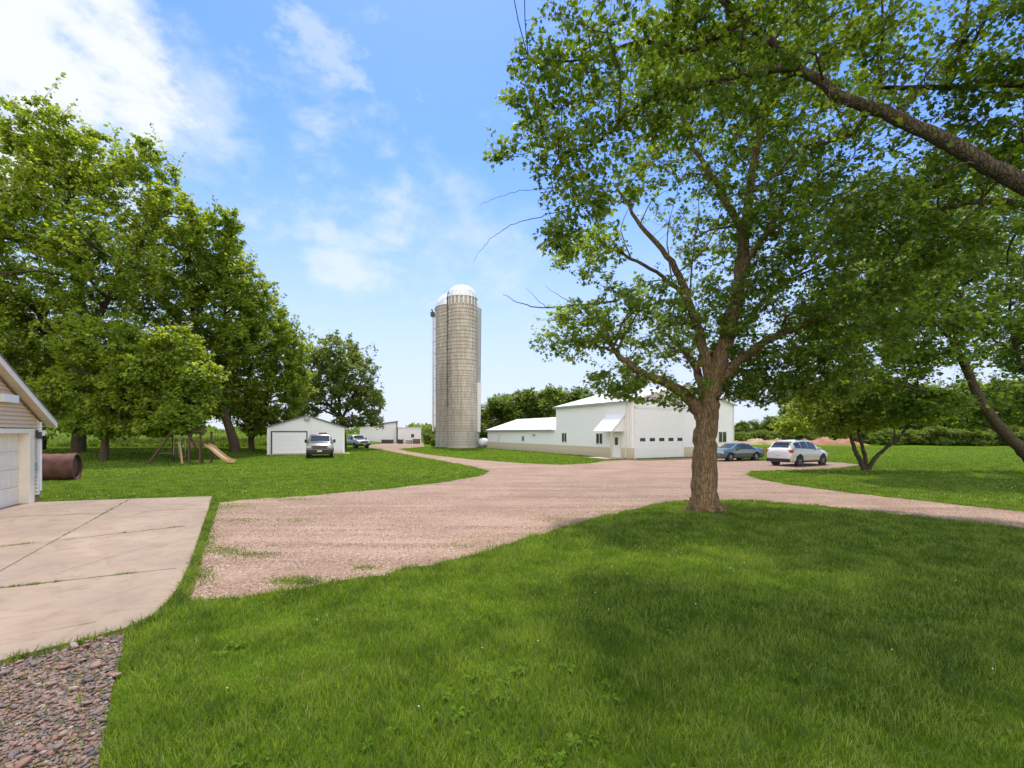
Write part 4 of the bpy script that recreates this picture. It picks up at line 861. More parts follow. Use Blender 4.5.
lamp = MB().box(.17, .25, .03, .08, 2.02, 2.26).box(.15, .27, .081, .15, 1.98, 2.2).build('wall_lamp', M['dark_trim'], gar, bevel=.01)
MB().tube([(.0, .05, 2.16), (-.10, .12, 2.2)], [.05, .07], 10).tube([(.0, .05, 2.1), (.06, .15, 2.14)], [.045, .06], 10).build('floodlight', M['off_white'], gar, smooth=True)
MB().box(.19, .27, .03, .055, 1.12, 1.24).box(.2, .26, .056, .07, 1.0, 1.1).build('outlet_cover', M['galv'], gar, bevel=.004)
MB().tube([(-.07, .04, EH - .1), (-.07, .04, .35)], .03, 8).build('downspout', M['white_paint'], gar, smooth=True)

# ------------------------------------------------------------------ rusty tank behind the garage
Y = 21.3; ta = R(27); tk = empty('steel_tank', ((77 - 512) / F * Y - 2.4 * math.cos(ta), Y - 2.4 * math.sin(ta), 0), ta, label='rusty brown steel tank lying on its side on grass behind the garage', cat='tank')
rr = .60; m = MB(); prof = []
nseg = 26
for k in range(nseg + 1):
    x = -1.6 + 4.0 * k / nseg; prof.append((rr + .012 * math.sin(k * 2.1) + (.02 if k % 6 == 0 else 0), x))
inner = [(q[0] - .03, q[1]) for q in prof][::-1]
m.lathe(prof + inner + [prof[0]], 36, (0, 0, rr), 'x')
for i, v in enumerate(m.v):                      # dents
    x, y, z = v; q = (.12 * math.exp(-((x - 1.0) ** 2) / .5 - ((z - .75) ** 2) / .07) + .06 * math.exp(-((x - 1.9) ** 2) / .1 - ((z - .35) ** 2) / .05)) * (1 if y < 0 else 0); m.v[i] = (x, y + q, z)
m.build('shell', M['rust'], tk, smooth=True)
m = MB(); m.lathe([(rr - .035, 2.22), (rr * .8, 2.30), (rr * .4, 2.34), (.01, 2.35)], 36, (0, 0, rr), 'x'); m.build('end_plate', M['rust'], tk, smooth=True)
m = MB(); m.lathe([(rr + .03, 2.3), (rr + .03, 2.42), (rr - .05, 2.42), (rr - .05, 2.3), (rr + .03, 2.3)], 36, (0, 0, rr), 'x'); m.build('rim', M['rust'], tk, smooth=True)

# ------------------------------------------------------------------ swing set
Y = 32.0; SX = (190 - 512) / F * Y
sw = empty('swing_set', (SX, Y, 0), R(-6), label='wooden swing set with tan slide on the grass under the left trees', cat='swing set')
def leg(p, q, w=.11, mat='wood_dark'): MB().bar(p, q, w).build('leg', M[mat], sw)
xa = -2.0
leg((-2.7, -.5, 0), (-1.35, 0, 2.25)); leg((-2.2, 1.1, 0), (-1.35, 0, 2.25))
leg((-.05, -.6, 0), (-.75, -.05, 1.5), mat='wood_tan'); leg((.15, 1.0, 0), (-.3, .1, 2.25))
MB().bar((-1.5, 0, 2.27), (1.2, 0, 2.27), .12, .14).build('beam', M['wood_dark'], sw)
MB().bar((-2.35, -.25, .72), (-.7, -.3, .75), .08).build('crossbar', M['wood_dark'], sw)
for x in (-1.05, -.55):
    s = MB().box(x - .22, x + .22, -.1, .1, .45, .49).build('swing_seat', M['red_plastic' if x > -.6 else 'black'], sw, bevel=.01)
    MB().tube([(x - .2, 0, .47), (x - .16, 0, 2.22)], .012, 6).tube([(x + .2, 0, .47), (x + .16, 0, 2.22)], .012, 6).build('chain', M['galv'], s)
MB().box(.35, 1.25, -.55, .55, 1.2, 1.26).build('platform', M['wood_dark'], sw)
for x, y in ((.38, -.5), (.38, .5), (1.2, -.5), (1.2, .5)): MB().box(x - .05, x + .05, y - .05, y + .05, 0, 2.2 if y > 0 else 1.9).build('post', M['wood_dark'], sw)
for ry, rz_ in ((-.53, 1.49), (.53, 1.49), (-.53, 1.79)): MB().box(.3, 1.3, ry - .02, ry + .02, rz_ - .04, rz_ + .04).build('railing', M['wood_dark'], sw)
sl = [(1.28, 0, 1.28), (1.6, 0, 1.15), (2.1, 0, .74), (2.6, 0, .38), (2.95, 0, .20), (3.25, 0, .16)]
m = MB()
for a, c in zip(sl[:-1], sl[1:]):
    m.prism([(a[0], -.24, a[2]), (a[0], .24, a[2]), (a[0], .24, a[2] - .03), (a[0], -.24, a[2] - .03)], (c[0] - a[0], 0, c[2] - a[2]))
    for s_ in (-.27, .24): m.prism([(a[0], s_, a[2] - .05), (a[0], s_ + .03, a[2] - .05), (a[0], s_ + .03, a[2] + .13), (a[0], s_, a[2] + .13)], (c[0] - a[0], 0, c[2] - a[2]))
m.build('slide', M['slide'], sw)

# ------------------------------------------------------------------ small white shed garage in the yard
Y = 46.2; SXc = (307 - 512) / F * Y
sh = empty('shed', (SXc, Y, 0), R(23.5), label='small white metal shed with roll-up door behind the tan pickup', cat='shed')
hw, eh, rh, dp = 3.5, 2.66, 3.82, 7.5
m = MB(); m.prism([(-hw, 0, .05), (hw, 0, .05), (hw, 0, eh), (0, 0, rh), (-hw, 0, eh)], (0, dp, 0)); m.build('wall', M['shed_metal'], sh)
m = MB()
for s in (-1, 1): m.prism([(s * (hw + .22), -.18, eh - .07 + .02), (0, -.18, rh + .02), (0, -.18, rh + .12), (s * (hw + .22), -.18, eh + .05)], (0, dp + .36, 0))
m.build('roof', M['grey_roof'], sh)
m = MB()
for k in range(5): m.box(-3.1, -.06, -.05, -.02, .08 + k * .41, .08 + k * .41 + .4)
m.build('overhead_door', M['white_paint'], sh, bevel=.005)
MB().box(-3.22, -3.1, -.07, -.002, .05, 2.2).box(-.06, .04, -.07, -.002, .05, 2.2).box(-3.22, .04, -.07, -.002, 2.2, 2.3).build('door_frame', M['dark_trim'], sh)
MB().box(-.24, .24, -.30, -.01, rh - .42, rh - .12).build('gable_vent', M['galv'], sh, bevel=.01)
MB().box(1.1, 1.85, -.05, -.002, 1.98, 2.14).build('wall_plaque', M['brown_trim'], sh)
for q in (-hw - .05, hw - .09): MB().box(q, q + .14, -.03, -.002, .05, eh).build('corner_trim', M['white_paint'], sh)
mb = MB().box(-3.5, .3, -1.6, .0, 0.0, .06).box(.32, 4.0, -1.2, 0, 0, .055); tag(mb.build('yard_apron', M['yard_concrete'], loc=(SXc, Y - .01, 0)), kind='structure').rotation_euler = (0, 0, R(23.5))

# ------------------------------------------------------------------ white barn
u = Vector((.891, .454, 0)); bo = Vector((9.6, 37.5, 0)); brot = math.atan2(.454, .891)
barn = empty('barn', bo, brot, label='long white metal barn with tan wainscot, tall front and low rear wing', cat='barn')
W, B1, B2 = 12.6, 11.15, 28.5; EHB, RHB = 4.72, 6.35; WL, EHL, RHL = 9.4, 2.42, 3.9; ws = .88
m = MB(); m.prism([(0, 0, ws), (W, 0, ws), (W, 0, EHB), (W / 2, 0, RHB), (0, 0, EHB)], (0, B1, 0)); m.build('wall', M['white_metal'], barn)
m = MB(); m.prism([(0.004, B1 + .004, ws), (WL, B1 + .004, ws), (WL, B1 + .004, EHL), (WL / 2, B1 + .004, RHL), (0.004, B1 + .004, EHL)], (0, B2 - B1, 0)); m.build('rear_wing_wall', M['white_metal'], barn)
m = MB(); m.box(-.02, W + .02, -.02, B1, 0, ws - .004).box(-.02, WL, B1 + .002, B2 + .02, 0, ws - .004); m.build('wainscot', M['tan_metal'], barn)
def roof(name, w, eh, rh, y0, y1, ov=.25, th=.09, mat='roof_white'):
    m = MB(); s = (rh - eh) / (w / 2)
    for sg in (0, 1):
        f = (lambda x: x) if not sg else (lambda x: w - x)
        m.prism([(f(-ov), y0, eh - s * ov + .01), (f(w / 2), y0, rh + .01), (f(w / 2), y0, rh + .01 + th), (f(-ov), y0, eh - s * ov + .01 + th)], (0, y1 - y0, 0))
        y = y0 + .3
        while y < y1:
            m.prism([(f(-ov), y, eh - s * ov + .01 + th), (f(w / 2 - .02), y, rh + .01 + th), (f(w / 2 - .02), y, rh + .04 + th), (f(-ov), y, eh - s * ov + .04 + th)], (0, .04, 0)); y += .9
    return m.build(name, M[mat], barn)
roof('roof', W, EHB, RHB, -.3, B1 + .25); roof('rear_wing_roof', WL, EHL, RHL, B1 + .26, B2 + .3)
m = MB(); m.box(-.30, -.256, -.3, B1 + .25, EHB - .12, EHB + .05).box(-.30, -.256, B1 + .27, B2 + .3, EHL - .12, EHL + .05); m.build('gutter', M['galv'], barn)
MB().box(-.03, .12, -.035, -.021, ws, EHB).box(-.035, -.021, -.03, .12, ws, EHB).build('corner_trim', M['off_white'], barn); MB().box(W - .1, W + .03, -.035, -.021, ws, EHB).build('corner_trim', M['off_white'], barn)
MB().tube([(-.10, .35, EHB - .1), (-.10, .35, .1)], .045, 8).build('downspout', M['off_white'], barn, smooth=True)
# overhead door on the gable front
a0, a1 = .62, 5.9
m = MB()
for k in range(7): m.box(a0, a1, -.055, -.025, .04 + k * .585, .04 + k * .585 + .581)
od = m.build('overhead_door', M['white_paint'], barn, bevel=.004)
for q in range(5):
    x = a0 + .42 + q * 1.06; MB().box(x, x + .58, -.068, -.056, 1.42, 1.70).build('pane', M['glass'], od)
MB().box(a0 - .14, a0, -.09, -.022, 0, 4.28).box(a1, a1 + .14, -.09, -.022, 0, 4.28).box(a0 - .14, a1 + .14, -.09, -.022, 4.14, 4.28).build('door_frame', M['white_paint'], barn)
MB().box(a0 - .2, a1 + .2, -.10, -.022, 4.29, 4.34).build('door_header', M['white_paint'], barn)
def win(x0, x1, z0, z1, side):
    f, g_ = MB(), MB(); t = .07
    def bx(m_, a, c, p, q, za, zb): m_.box(a, c, p, q, za, zb) if side == 'front' else m_.box(p, q, a, c, za, zb)
    bx(f, x0, x1, -.05, -.004, z0, z0 + t); bx(f, x0, x1, -.05, -.004, z1 - t, z1); bx(f, x0, x0 + t, -.05, -.004, z0 + t, z1 - t); bx(f, x1 - t, x1, -.05, -.004, z0 + t, z1 - t)
    c = (x0 + x1) / 2; bx(f, c - .03, c + .03, -.045, -.004, z0 + t, z1 - t); bx(g_, x0 + t, x1 - t, -.03, -.003, z0 + t, z1 - t)
    w = f.build('window', M['off_white'], barn); g_.build('pane', M['glass'], w)
win(10.45, 11.6, 1.2, 2.27, 'front'); win(3.45, 4.45, 1.1, 2.12, 'side'); win(9.1, 10.05, 1.15, 2.15, 'side'); win(17.9, 18.6, 1.1, 1.75, 'side')
# awning, post and entry door on the long side
m = MB(); m.prism([(-.004, .55, 3.62), (-1.45, .55, 2.22), (-1.45, .55, 2.30), (-.004, .55, 3.70)], (0, 2.4, 0)); aw = m.build('awning', M['roof_white'], barn)
m = MB(); m.prism([(-.006, .60, 3.58), (-1.4, .60, 2.24), (-.006, .60, 2.24)], (0, .04, 0)); m.build('gable_panel', M['white_metal'], aw)
m = MB(); m.prism([(-.02, .545, 3.56), (-1.46, .545, 2.16), (-1.46, .545, 2.30), (-.02, .545, 3.70)], (0, -.03, 0)); m.build('fascia', M['off_white'], aw)
MB().box(-1.38, -1.26, .62, .74, 0, 2.22).build('post', M['tan_metal'], aw)
ed = MB().box(-.06, -.022, 1.12, 2.04, .05, 2.08).build('entry_door', M['white_paint'], barn); MB().box(-.075, -.061, 1.38, 1.78, 1.1, 1.75).build('pane', M['glass'], ed)
MB().box(-.09, -.022, 1.02, 1.115, 0.02, 2.18).box(-.09, -.022, 2.045, 2.14, .02, 2.18).box(-.09, -.022, 1.115, 2.045, 2.085, 2.18).build('door_frame', M['off_white'], barn)
MB().box(-.05, -.004, 24.5, 25.3, .9, 2.0).build('side_door', M['off_white'], barn)
MB().box(-.16, -.004, 15.5, 15.8, 1.75, 1.95).build('wall_light', M['galv'], barn)
m = MB().box(-2.2, -.05, .3, 2.8, 0, .07); tag(m.build('entry_step', M['yard_concrete'], loc=bo), kind='structure').rotation_euler = (0, 0, brot)

# ------------------------------------------------------------------ silos
def stave_material():
    m, t, b = material('staves'); uv = N(t, 'ShaderNodeUVMap'); uv.uv_map = 'UVMap'
    br = N(t, 'ShaderNodeTexBrick', offset=.5, i_Scale=1.0); lk(t, uv.outputs[0], br.inputs[0])
    for k, v in (('Mortar Size', .016), ('Brick Width', .27), ('Row Height', .76), ('Bias', -.1)): br.inputs[k].default_value = v
    br.inputs['Color1'].default_value = rgb((0.57, 0.49, 0.41)); br.inputs['Color2'].default_value = rgb((0.40, 0.34, 0.285)); br.inputs['Mortar'].default_value = rgb((0.15, 0.125, 0.10))
    tc = N(t, 'ShaderNodeTexCoord'); c = mixc(t, maprange(t, noise(t, tc.outputs['Object'], .55, 6, .65), .38, .7, 0, .5), br.outputs[0], (0.54, 0.475, 0.40))
    mp = N(t, 'ShaderNodeMapping'); lk(t, tc.outputs['Object'], mp.inputs[0]); mp.inputs['Scale'].default_value = (1, 1, .06)
    c = mixc(t, maprange(t, noise(t, mp.outputs[0], 2.2, 6, .65), .46, .66, 0, .7), c, (0.27, 0.215, 0.165))
    sx = N(t, 'ShaderNodeSeparateXYZ'); lk(t, tc.outputs['Object'], sx.inputs[0])
    n_ = noise(t, tc.outputs['Object'], 1.6, 6, .7); low = N(t, 'ShaderNodeMath', operation='MULTIPLY'); lk(t, maprange(t, sx.outputs[2], 2.6, 1.2), low.inputs[0]); lk(t, maprange(t, n_, .4, .6, .2, .9), low.inputs[1])
    c = mixc(t, low.outputs[0], c, (0.50, 0.47, 0.43))
    lk(t, c, b.inputs['Base Color']); b.inputs['Roughness'].default_value = .9
    bp = N(t, 'ShaderNodeBump', i_Strength=0.6, i_Distance=0.03); lk(t, br.outputs['Fac'], bp.inputs['Height']); bp.invert = True; lk(t, bp.outputs[0], b.inputs['Normal']); return m
M['stave'] = stave_material(); M['hoop'] = simple('hoop', (0.20, 0.16, 0.13), .7, metal=.3)
M['pale_stave'] = simple('pale_stave', (0.60, 0.57, 0.52), .8, var=.15)
def silo(X, Y, rad, h, domeh, label, caps_white=True):
    s = empty('silo', (X, Y, 0), label=label, cat='silo', group='pair of concrete stave silos')
    n_ = 64; me = bpy.data.meshes.new('wall'); V, Fq, U, mi = [], [], [], []
    zs = np.linspace(0, h, 30)
    for z in zs:
        for j in range(n_ + 1): a = 2 * math.pi * j / n_; V.append((rad * math.cos(a), rad * math.sin(a), z))
    for i in range(len(zs) - 1):
        for j in range(n_): q = i * (n_ + 1) + j; Fq.append((q, q + 1, q + n_ + 2, q + n_ + 1)); mi.append(0)
    uvs = [(2 * math.pi * rad * j / n_, z) for z in zs for j in range(n_ + 1)]
    z = .5
    while z < h - .2:                                     # steel hoops, closer together low down
        b = len(V); t = .016
        for dz, dr in ((-t, .002), (-t, .03), (t, .03), (t, .002)):
            for j in range(n_): a = 2 * math.pi * j / n_; V.append(((rad + dr) * math.cos(a), (rad + dr) * math.sin(a), z + dz)); uvs.append((0, 0))
        for k in range(3):
            for j in range(n_): Fq.append((b + k * n_ + j, b + k * n_ + (j + 1) % n_, b + (k + 1) * n_ + (j + 1) % n_, b + (k + 1) * n_ + j)); mi.append(1)
        z += .36 if z < h * .5 else .5
    if caps_white:
        for j in range(0, 44):                            # pale staves round the rim
            if j % 2: continue
            a0, a1 = 2 * math.pi * j / 44, 2 * math.pi * (j + .9) / 44; b = len(V); r2 = rad + .035
            for zz_ in (h - 1.35 + .2 * math.sin(j * 3), h - .05):
                for a in (a0, a1): V.append((r2 * math.cos(a), r2 * math.sin(a), zz_)); uvs.append((0, 0))
            Fq.append((b, b + 1, b + 3, b + 2)); mi.append(2)
    me.from_pydata(V, [], Fq); me.update(); ul = me.uv_layers.new(name='UVMap')
    for l in me.loops: ul.data[l.index].uv = uvs[l.vertex_index]
    for p, q in zip(me.polygons, mi): p.material_index = q; p.use_smooth = True
    obj('wall', me, [M['stave'], M['hoop'], M['pale_stave']], s)
    m = MB(); prof = [(rad + .10, h - .12), (rad + .10, h + .02)] + [(rad * 1.02 * math.cos(a), h + .02 + domeh * math.sin(a)) for a in np.linspace(.06, math.pi / 2 - .07, 9)] + [(.14, h + domeh + .02), (.02, h + domeh + .03)]
    m.lathe(prof, 24); dm = m.build('dome', M['dome'], s)
    m = MB()
    for k in range(24):
        a = 2 * math.pi * k / 24; pts = [(p[0] * math.cos(a), p[0] * math.sin(a), p[1] + .0) for p in prof[2:-1]]; m.tube(pts, .035, 4)
    m.build('dome_rib', M['dome'], dm)
    return s
Y1 = 64.5; X1 = (462 - 512) / F * Y1; r1 = 2.08; h1 = CH + (432 - 298.5) / F * Y1
s1 = silo(X1, Y1, r1, h1, 1.75, 'narrower concrete silo standing in front, its dome reaching highest')
Y2 = Y1 + 4.8; X2 = (457.5 - 512) / F * Y2; r2 = 3.28; h2 = CH + (432 - 309) / F * (Y2)
s2 = silo(X2, Y2, r2, h2, 2.35, 'wider concrete silo half hidden behind the narrower one', False)
m = MB(); cx = -r1 * .86; cy = -r1 * .50
m.tube([(cx - .12, cy - .15, 5.6), (cx - .12, cy - .15, h1 + .3), (cx + .3, cy + .1, h1 + .9)], 0.050, 8)
for z in np.arange(6, h1, 1.9): m.box(cx - .2, cx + .12, cy - .2, cy + .12, z, z + .06)
m.build('ladder_pipe', M['dark_trim'], s1)
m = MB(); cx = -r2 - .32
m.tube([(cx, -.3, 2.3), (cx, -.3, h2 - 1.0)], .17, 10); m.build('unloading_pipe', M['off_white'], s2, smooth=True)
for z in np.arange(2.8, h2, 1.85): MB().box(cx - .22, cx + .36, -.36, -.24, z, z + .07).build('pipe_bracket', M['dark_trim'], s2)
m = MB().box(cx - .35, cx + .2, -.7, .1, h2 - 1.2, h2 - .6).tube([(cx, -.3, h2 - .7), (cx - .25, -.3, h2 - .1)], .1, 8); m.build('blower_head', M['dark_trim'], s2)
MB().prism([(-r2 - .05, -.9, h2 - .4), (-r2 + .95, -1.25, h2 + 1.2), (-r2 + .75, -1.25, h2 - .1)], (0, .5, 0)).build('dormer', M['dark_trim'], s2)
m = MB(); m.lathe([(.50, h2 * .46), (.62, h2 - .2)], 16, (r2 * .93, -.8, 0), caps=True); m.build('chute', M['galv'], s2, smooth=True)
m = MB(); m.lathe([(.46, 2.2), (.58, h2 * .46 - .01)], 16, (r2 * .93, -.8, 0), caps=True); m.build('lower_chute', M['off_white'], s2, smooth=True)
# white tank lying right of the silos
Y = 66; t = empty('tank', ((483 - 512) / F * Y, Y, 0), R(60), label='small white tank on the grass between the silos and barn', cat='tank')
m = MB(); m.lathe([(.02, -.95), (.35, -.9), (.55, -.7), (.6, -.4), (.6, .4), (.55, .7), (.35, .9), (.02, .95)], 18, (0, 0, .72), 'x'); m.build('vessel', M['white_paint'], t, smooth=True)
for x in (-.5, .5): MB().box(x - .08, x + .08, -.4, .4, 0, .25).build('foot', M['galv'], t)

# ------------------------------------------------------------------ far white yard buildings
Y = 92
f1 = empty('storage_building', ((384 - 512) / F * Y, Y, 0), R(17), label='white storage building with dark roof edge in the far yard', cat='storage building')
m = MB(); m.prism([(-4.6, 0, 0), (2.55, 0, 0), (2.55, 0, 4.2), (-4.6, 0, 3.2)], (0, 8, 0)); m.build('wall', M['shed_metal'], f1)
m = MB(); m.prism([(-4.8, -.25, 3.2), (2.75, -.25, 4.26), (2.75, -.25, 4.44), (-4.8, -.25, 3.38)], (0, 8.5, 0)); m.build('roof', M['grey_roof'], f1)
MB().box(2.42, 2.62, -.2, -.01, 0, 4.24).build('downspout', M['dark_trim'], f1)
f2 = empty('storage_building', ((409.5 - 512) / F * Y, Y, 0), R(13.5), label='low flat-topped white building with small doors in the far yard', cat='storage building')
m = MB().box(-2.25, 2.3, 0, 5, 0, 3.0); m.build('wall', M['shed_metal'], f2)
MB().box(-2.35, 2.4, -.1, 5.1, 3.0, 3.12).build('roof', M['off_white'], f2)
MB().box(-1.6, -.9, -.04, -.003, .1, 2.1).build('door', M['off_white'], f2); MB().box(.3, .9, -.04, -.003, 1.1, 1.8).build('window', M['glass'], f2)
MB().lathe([(.15, 3.12), (.15, 3.5), (.25, 3.5), (.25, 3.6)], 10, (-.6, 1, 0), caps=True).build('roof_vent', M['galv'], f2)
def crate(px, py, w, h, dpt, label, mat, name='crate', cat='crate', g=None, Y=None):
    x, y = gx(px, py); o = MB(); o.box(-w / 2, w / 2, 0, dpt, 0, h * .9).box(-w / 2 - .04, w / 2 + .04, -.04, dpt + .04, h * .9 + .002, h); 
    for k in range(3): o.box(-w / 2 + (k + .2) * w / 3, -w / 2 + (k + .6) * w / 3, -.03, -.002, .1, h * .8)
    return tag(o.build(name, M[mat], loc=(x, y, 0)), label, cat, g)
crate(387, 443.6, 2.1, .75, .9, 'dark low crate against the far white storage building', 'dark_trim')
crate(400, 443.8, .9, .8, .8, 'dark crate between the two far white buildings', 'dark_trim')
crate(408.5, 443.8, 1.1, .7, .8, 'grey crate in front of the low far white building', 'galv')
crate(416, 443.8, 1.2, .9, .8, 'brown crate at the right end of the low far building', 'brown_trim')

# ------------------------------------------------------------------ vehicles
def paint(name, col, metal=.35, rough=.32): return simple(name, col, rough, metal=metal, var=.03, scale=2, coat=.7)
M['paint_silver'] = paint('paint_silver', (0.74, 0.72, 0.68), .15); M['paint_teal'] = paint('paint_teal', (0.075, 0.12, 0.125)); M['paint_tan'] = paint('paint_tan', (0.20, 0.18, 0.145)); M['paint_white'] = paint('paint_white', (0.45, 0.45, 0.44), .1)
M['tail'] = simple('tail_lens', (0.50, 0.03, 0.025), .2, coat=.5); M['lamp'] = simple('lamp_lens', (0.62, 0.63, 0.63), .12, metal=.2, coat=.6); M['plate'] = simple('plate', (0.62, 0.62, 0.60), .5)
M['grille'] = simple('grille', (0.07, 0.06, 0.058), .45)
def vehicle(name, label, cat, loc, yaw, S, group='parked vehicles'):
    """local x forward (0 rear bumper .. L front), y left"""
    t = empty(name, loc, yaw, label=label, cat=cat, group=group); L_, hwid = S['L'], S['W'] / 2; wr = S['wr']; clear = S['clear']
    zt = lambda x: float(np.interp(x, *zip(*S['top']))); zb0 = lambda x: float(np.interp(x, *zip(*S['belt']))); pl = lambda x: float(np.interp(x, *zip(*S['plan'])))
    rf_ = lambda x: float(np.interp(x, *zip(*S['roofw'])))
    def arch(x):
        z = clear
        for wx_ in S['wheels']:
            dx = abs(x - wx_); ra = wr + .07
            if dx < ra: z = max(z, wr + math.sqrt(ra * ra - dx * dx))
        return z
    def ring(x):
        hw_ = hwid * pl(x); a = arch(x); T = zt(x); b = min(zb0(x), T - .05); rw = hwid * rf_(x); z3 = max(.50 * b + .5 * clear, a + .02); z3 = min(z3, b - .03); z2 = min(a + .10, z3 - .01)
        if T - b < .12: rw = hw_ * .90
        return [(0, a), (hw_ * .86, a), (hw_ * .965, z2), (hw_, z3), (hw_ * .975, b), (rw, T - .045), (rw * .86, T - .008), (0, T + .012)]
    xs = sorted(set([round(v, 3) for v in np.arange(0, L_ + .001, .05)] + [L_] + [q[0] for q in S['top']])); m = MB(); k = 14
    for x in xs:
        r_ = ring(x); full = r_ + [(-y, z) for y, z in r_[1:-1][::-1]]
        m.v += [(x, y, z) for y, z in full]
    for i in range(len(xs) - 1):
        for j in range(k): m.f.append((i * k + j, i * k + (j + 1) % k, (i + 1) * k + (j + 1) % k, (i + 1) * k + j)); m.m.append(0)
    m.f.append(tuple(range(k))[::-1]); m.f.append(tuple((len(xs) - 1) * k + j for j in range(k))); m.m += [0, 0]
    m.build('body', S['paint'], t, smooth=True, angle=50)
    off = .012
    def patch_side(x0, x1, s0, s1, sg, nm, mat):
        V = []; q = np.arange(x0, x1 + .001, (x1 - x0) / 10)
        for x in q:
            r_ = ring(x); a, b = np.array(r_[4]), np.array(r_[5]); nrm = np.array([b[1] - a[1], -(b[0] - a[0])]); nrm = nrm / (np.linalg.norm(nrm) + 1e-9)
            if nrm[0] < 0: nrm = -nrm
            for s in (s0, s1): c = a + (b - a) * s + nrm * off; V.append((x, sg * c[0], c[1]))
        mm = MB(); mm.add(V, [(2 * i, 2 * i + 1, 2 * i + 3, 2 * i + 2) for i in range(len(q) - 1)]); return mm.build(nm, mat, t)
    for sg in (1, -1):
        for x0, x1 in S['side_glass']: patch_side(x0, x1, .10, .90, sg, 'side_window', M['glass'])
    def patch_top(x0, x1, nm, f=.84):
        V = []; q = np.linspace(x0, x1, 7)
        for x in q:
            rw = ring(x)[5][0] * f; s = (zt(x + .02) - zt(x - .02)) / .04; nl = math.hypot(1, s); nx, nz = -s / nl, 1 / nl
            for y in np.linspace(-1, 1, 5): V.append((x + nx * .014, y * rw, zt(x) + nz * .014 - .006 + .016 * (1 - abs(y))))
        mm = MB(); mm.add(V, [(i * 5 + j, i * 5 + j + 1, (i + 1) * 5 + j + 1, (i + 1) * 5 + j) for i in range(6) for j in range(4)]); return mm.build(nm, M['glass'], t)
    patch_top(*S['windshield'], 'windshield'); patch_top(*S['rear_glass'], 'rear_window')
    for wx_ in S['wheels']:
        for sg in (1, -1):
            w = MB(); wd = .115; c = (wx_, sg * (hwid - wd - .015), wr)
            tp = [(wr * .62, -wd), (wr * .93, -wd), (wr, -wd * .7), (wr, wd * .7), (wr * .93, wd), (wr * .62, wd)]; w.lathe(tp + [tp[0]], 28, c, 'y'); wo = w.build('wheel', M['rubber'], t, smooth=True)
            rm = MB(); rm.lathe([(.02, wd * .5), (wr * .6, wd * .35), (wr * .66, wd * .8), (wr * .66, -wd * .8)], 28, (c[0], c[1], c[2]) if sg > 0 else c, 'y')
            if sg < 0: rm.v = [(x, 2 * c[1] - y, z) for x, y, z in rm.v]
            rm2 = MB()
            for q in range(5):
                a = q * 2 * math.pi / 5 + .3; p0 = (c[0], c[1] + sg * wd * .62, c[2]); p1 = (c[0] + wr * .62 * math.cos(a), c[1] + sg * wd * .74, c[2] + wr * .62 * math.sin(a)); rm2.bar(p0, p1, .075, .02)
            rm.build('hub', M['grille'], wo, smooth=True); rm2.lathe([(wr * .68, sg * wd * .82), (wr * .6, sg * wd * .86), (wr * .58, sg * wd * .6)], 28, c, 'y'); rm2.build('rim', M['alloy'], wo)
            ar = MB(); ar.lathe([(wr + .065, -.14), (.02, -.14)], 20, (wx_, sg * (hwid - .16), wr), 'y'); ar.build('wheel_well', M['black'], t)
    def part(nm, mat, boxes, bevel=.012):
        q = MB()
        for b in boxes: q.box(*b)
        return q.build(nm, mat, t, bevel=bevel)
    for sg in (1, -1):
        y0, y1 = sorted((sg * (hwid * .98), sg * (hwid + .16))); mx_ = S['mirror']; part('mirror', S['mirror_mat'], [(mx_[0], mx_[0] + .14, y0, y1, mx_[1], mx_[1] + S.get('mirh', .16))])
        for nm, mat, key in (('headlight', M['lamp'], 'head'), ('tail_light', M['tail'], 'tail')):
            a = S[key]; yy = sorted((sg * hwid * a[2], sg * hwid * a[3])); part(nm, mat, [(a[0], a[1], yy[0], yy[1], a[4], a[5])])
    for nm, mat, bx in S['extra']: part(nm, M[mat], bx)
    return t
def g_at(px, py, z=0): x, y = gx(px, py); return x, y
suv = dict(L=4.7, W=1.92, wr=.36, clear=.27, wheels=(.98, 3.78), paint=M['paint_silver'],
    top=[(0, .86), (.03, 1.02), (.12, 1.14), (.46, 1.50), (.62, 1.58), (1.0, 1.64), (1.7, 1.685), (2.4, 1.67), (2.75, 1.60), (2.95, 1.50), (3.55, 1.14), (3.8, 1.08), (4.3, .98), (4.6, .84), (4.7, .66)],
    belt=[(0, .82), (.12, 1.08), (.6, 1.12), (3.3, .98), (4.7, .6)], plan=[(0, .80), (.12, .90), (.5, 1), (3.9, 1), (4.4, .92), (4.7, .72)], roofw=[(0, .8), (.4, .68), (1.2, .70), (2.6, .68), (3.5, .80), (4.7, .8)],
    side_glass=[(.55, 1.15), (1.22, 1.98), (2.05, 2.98)], windshield=(2.78, 3.50), rear_glass=(.17, .44), mirror=(3.0, 1.02), mirror_mat=M['paint_silver'],
    head=(4.38, 4.62, .62, .90, .66, .80), tail=(.03, .30, .70, .93, .88, 1.06),
    extra=[('rear_bumper', 'black', [(-.06, .1, -.80, .80, .28, .50)]), ('spoiler', 'paint_silver', [(.34, .62, -.58, .58, 1.575, 1.605)]), ('license_plate', 'plate', [(-.035, -.005, -.17, .17, .70, .82)]), ('front_bumper', 'black', [(4.6, 4.74, -.68, .68, .26, .40)]),
           ('sill', 'black', [(1.42, 3.34, -.93, -.90, .24, .36), (1.42, 3.34, .90, .93, .24, .36)]), ('roof_rail', 'black', [(1.0, 2.4, -.60, -.57, 1.665, 1.70), (1.0, 2.4, .57, .60, 1.665, 1.70)]), ('grille', 'alloy', [(4.55, 4.70, -.5, .5, .50, .66)])])
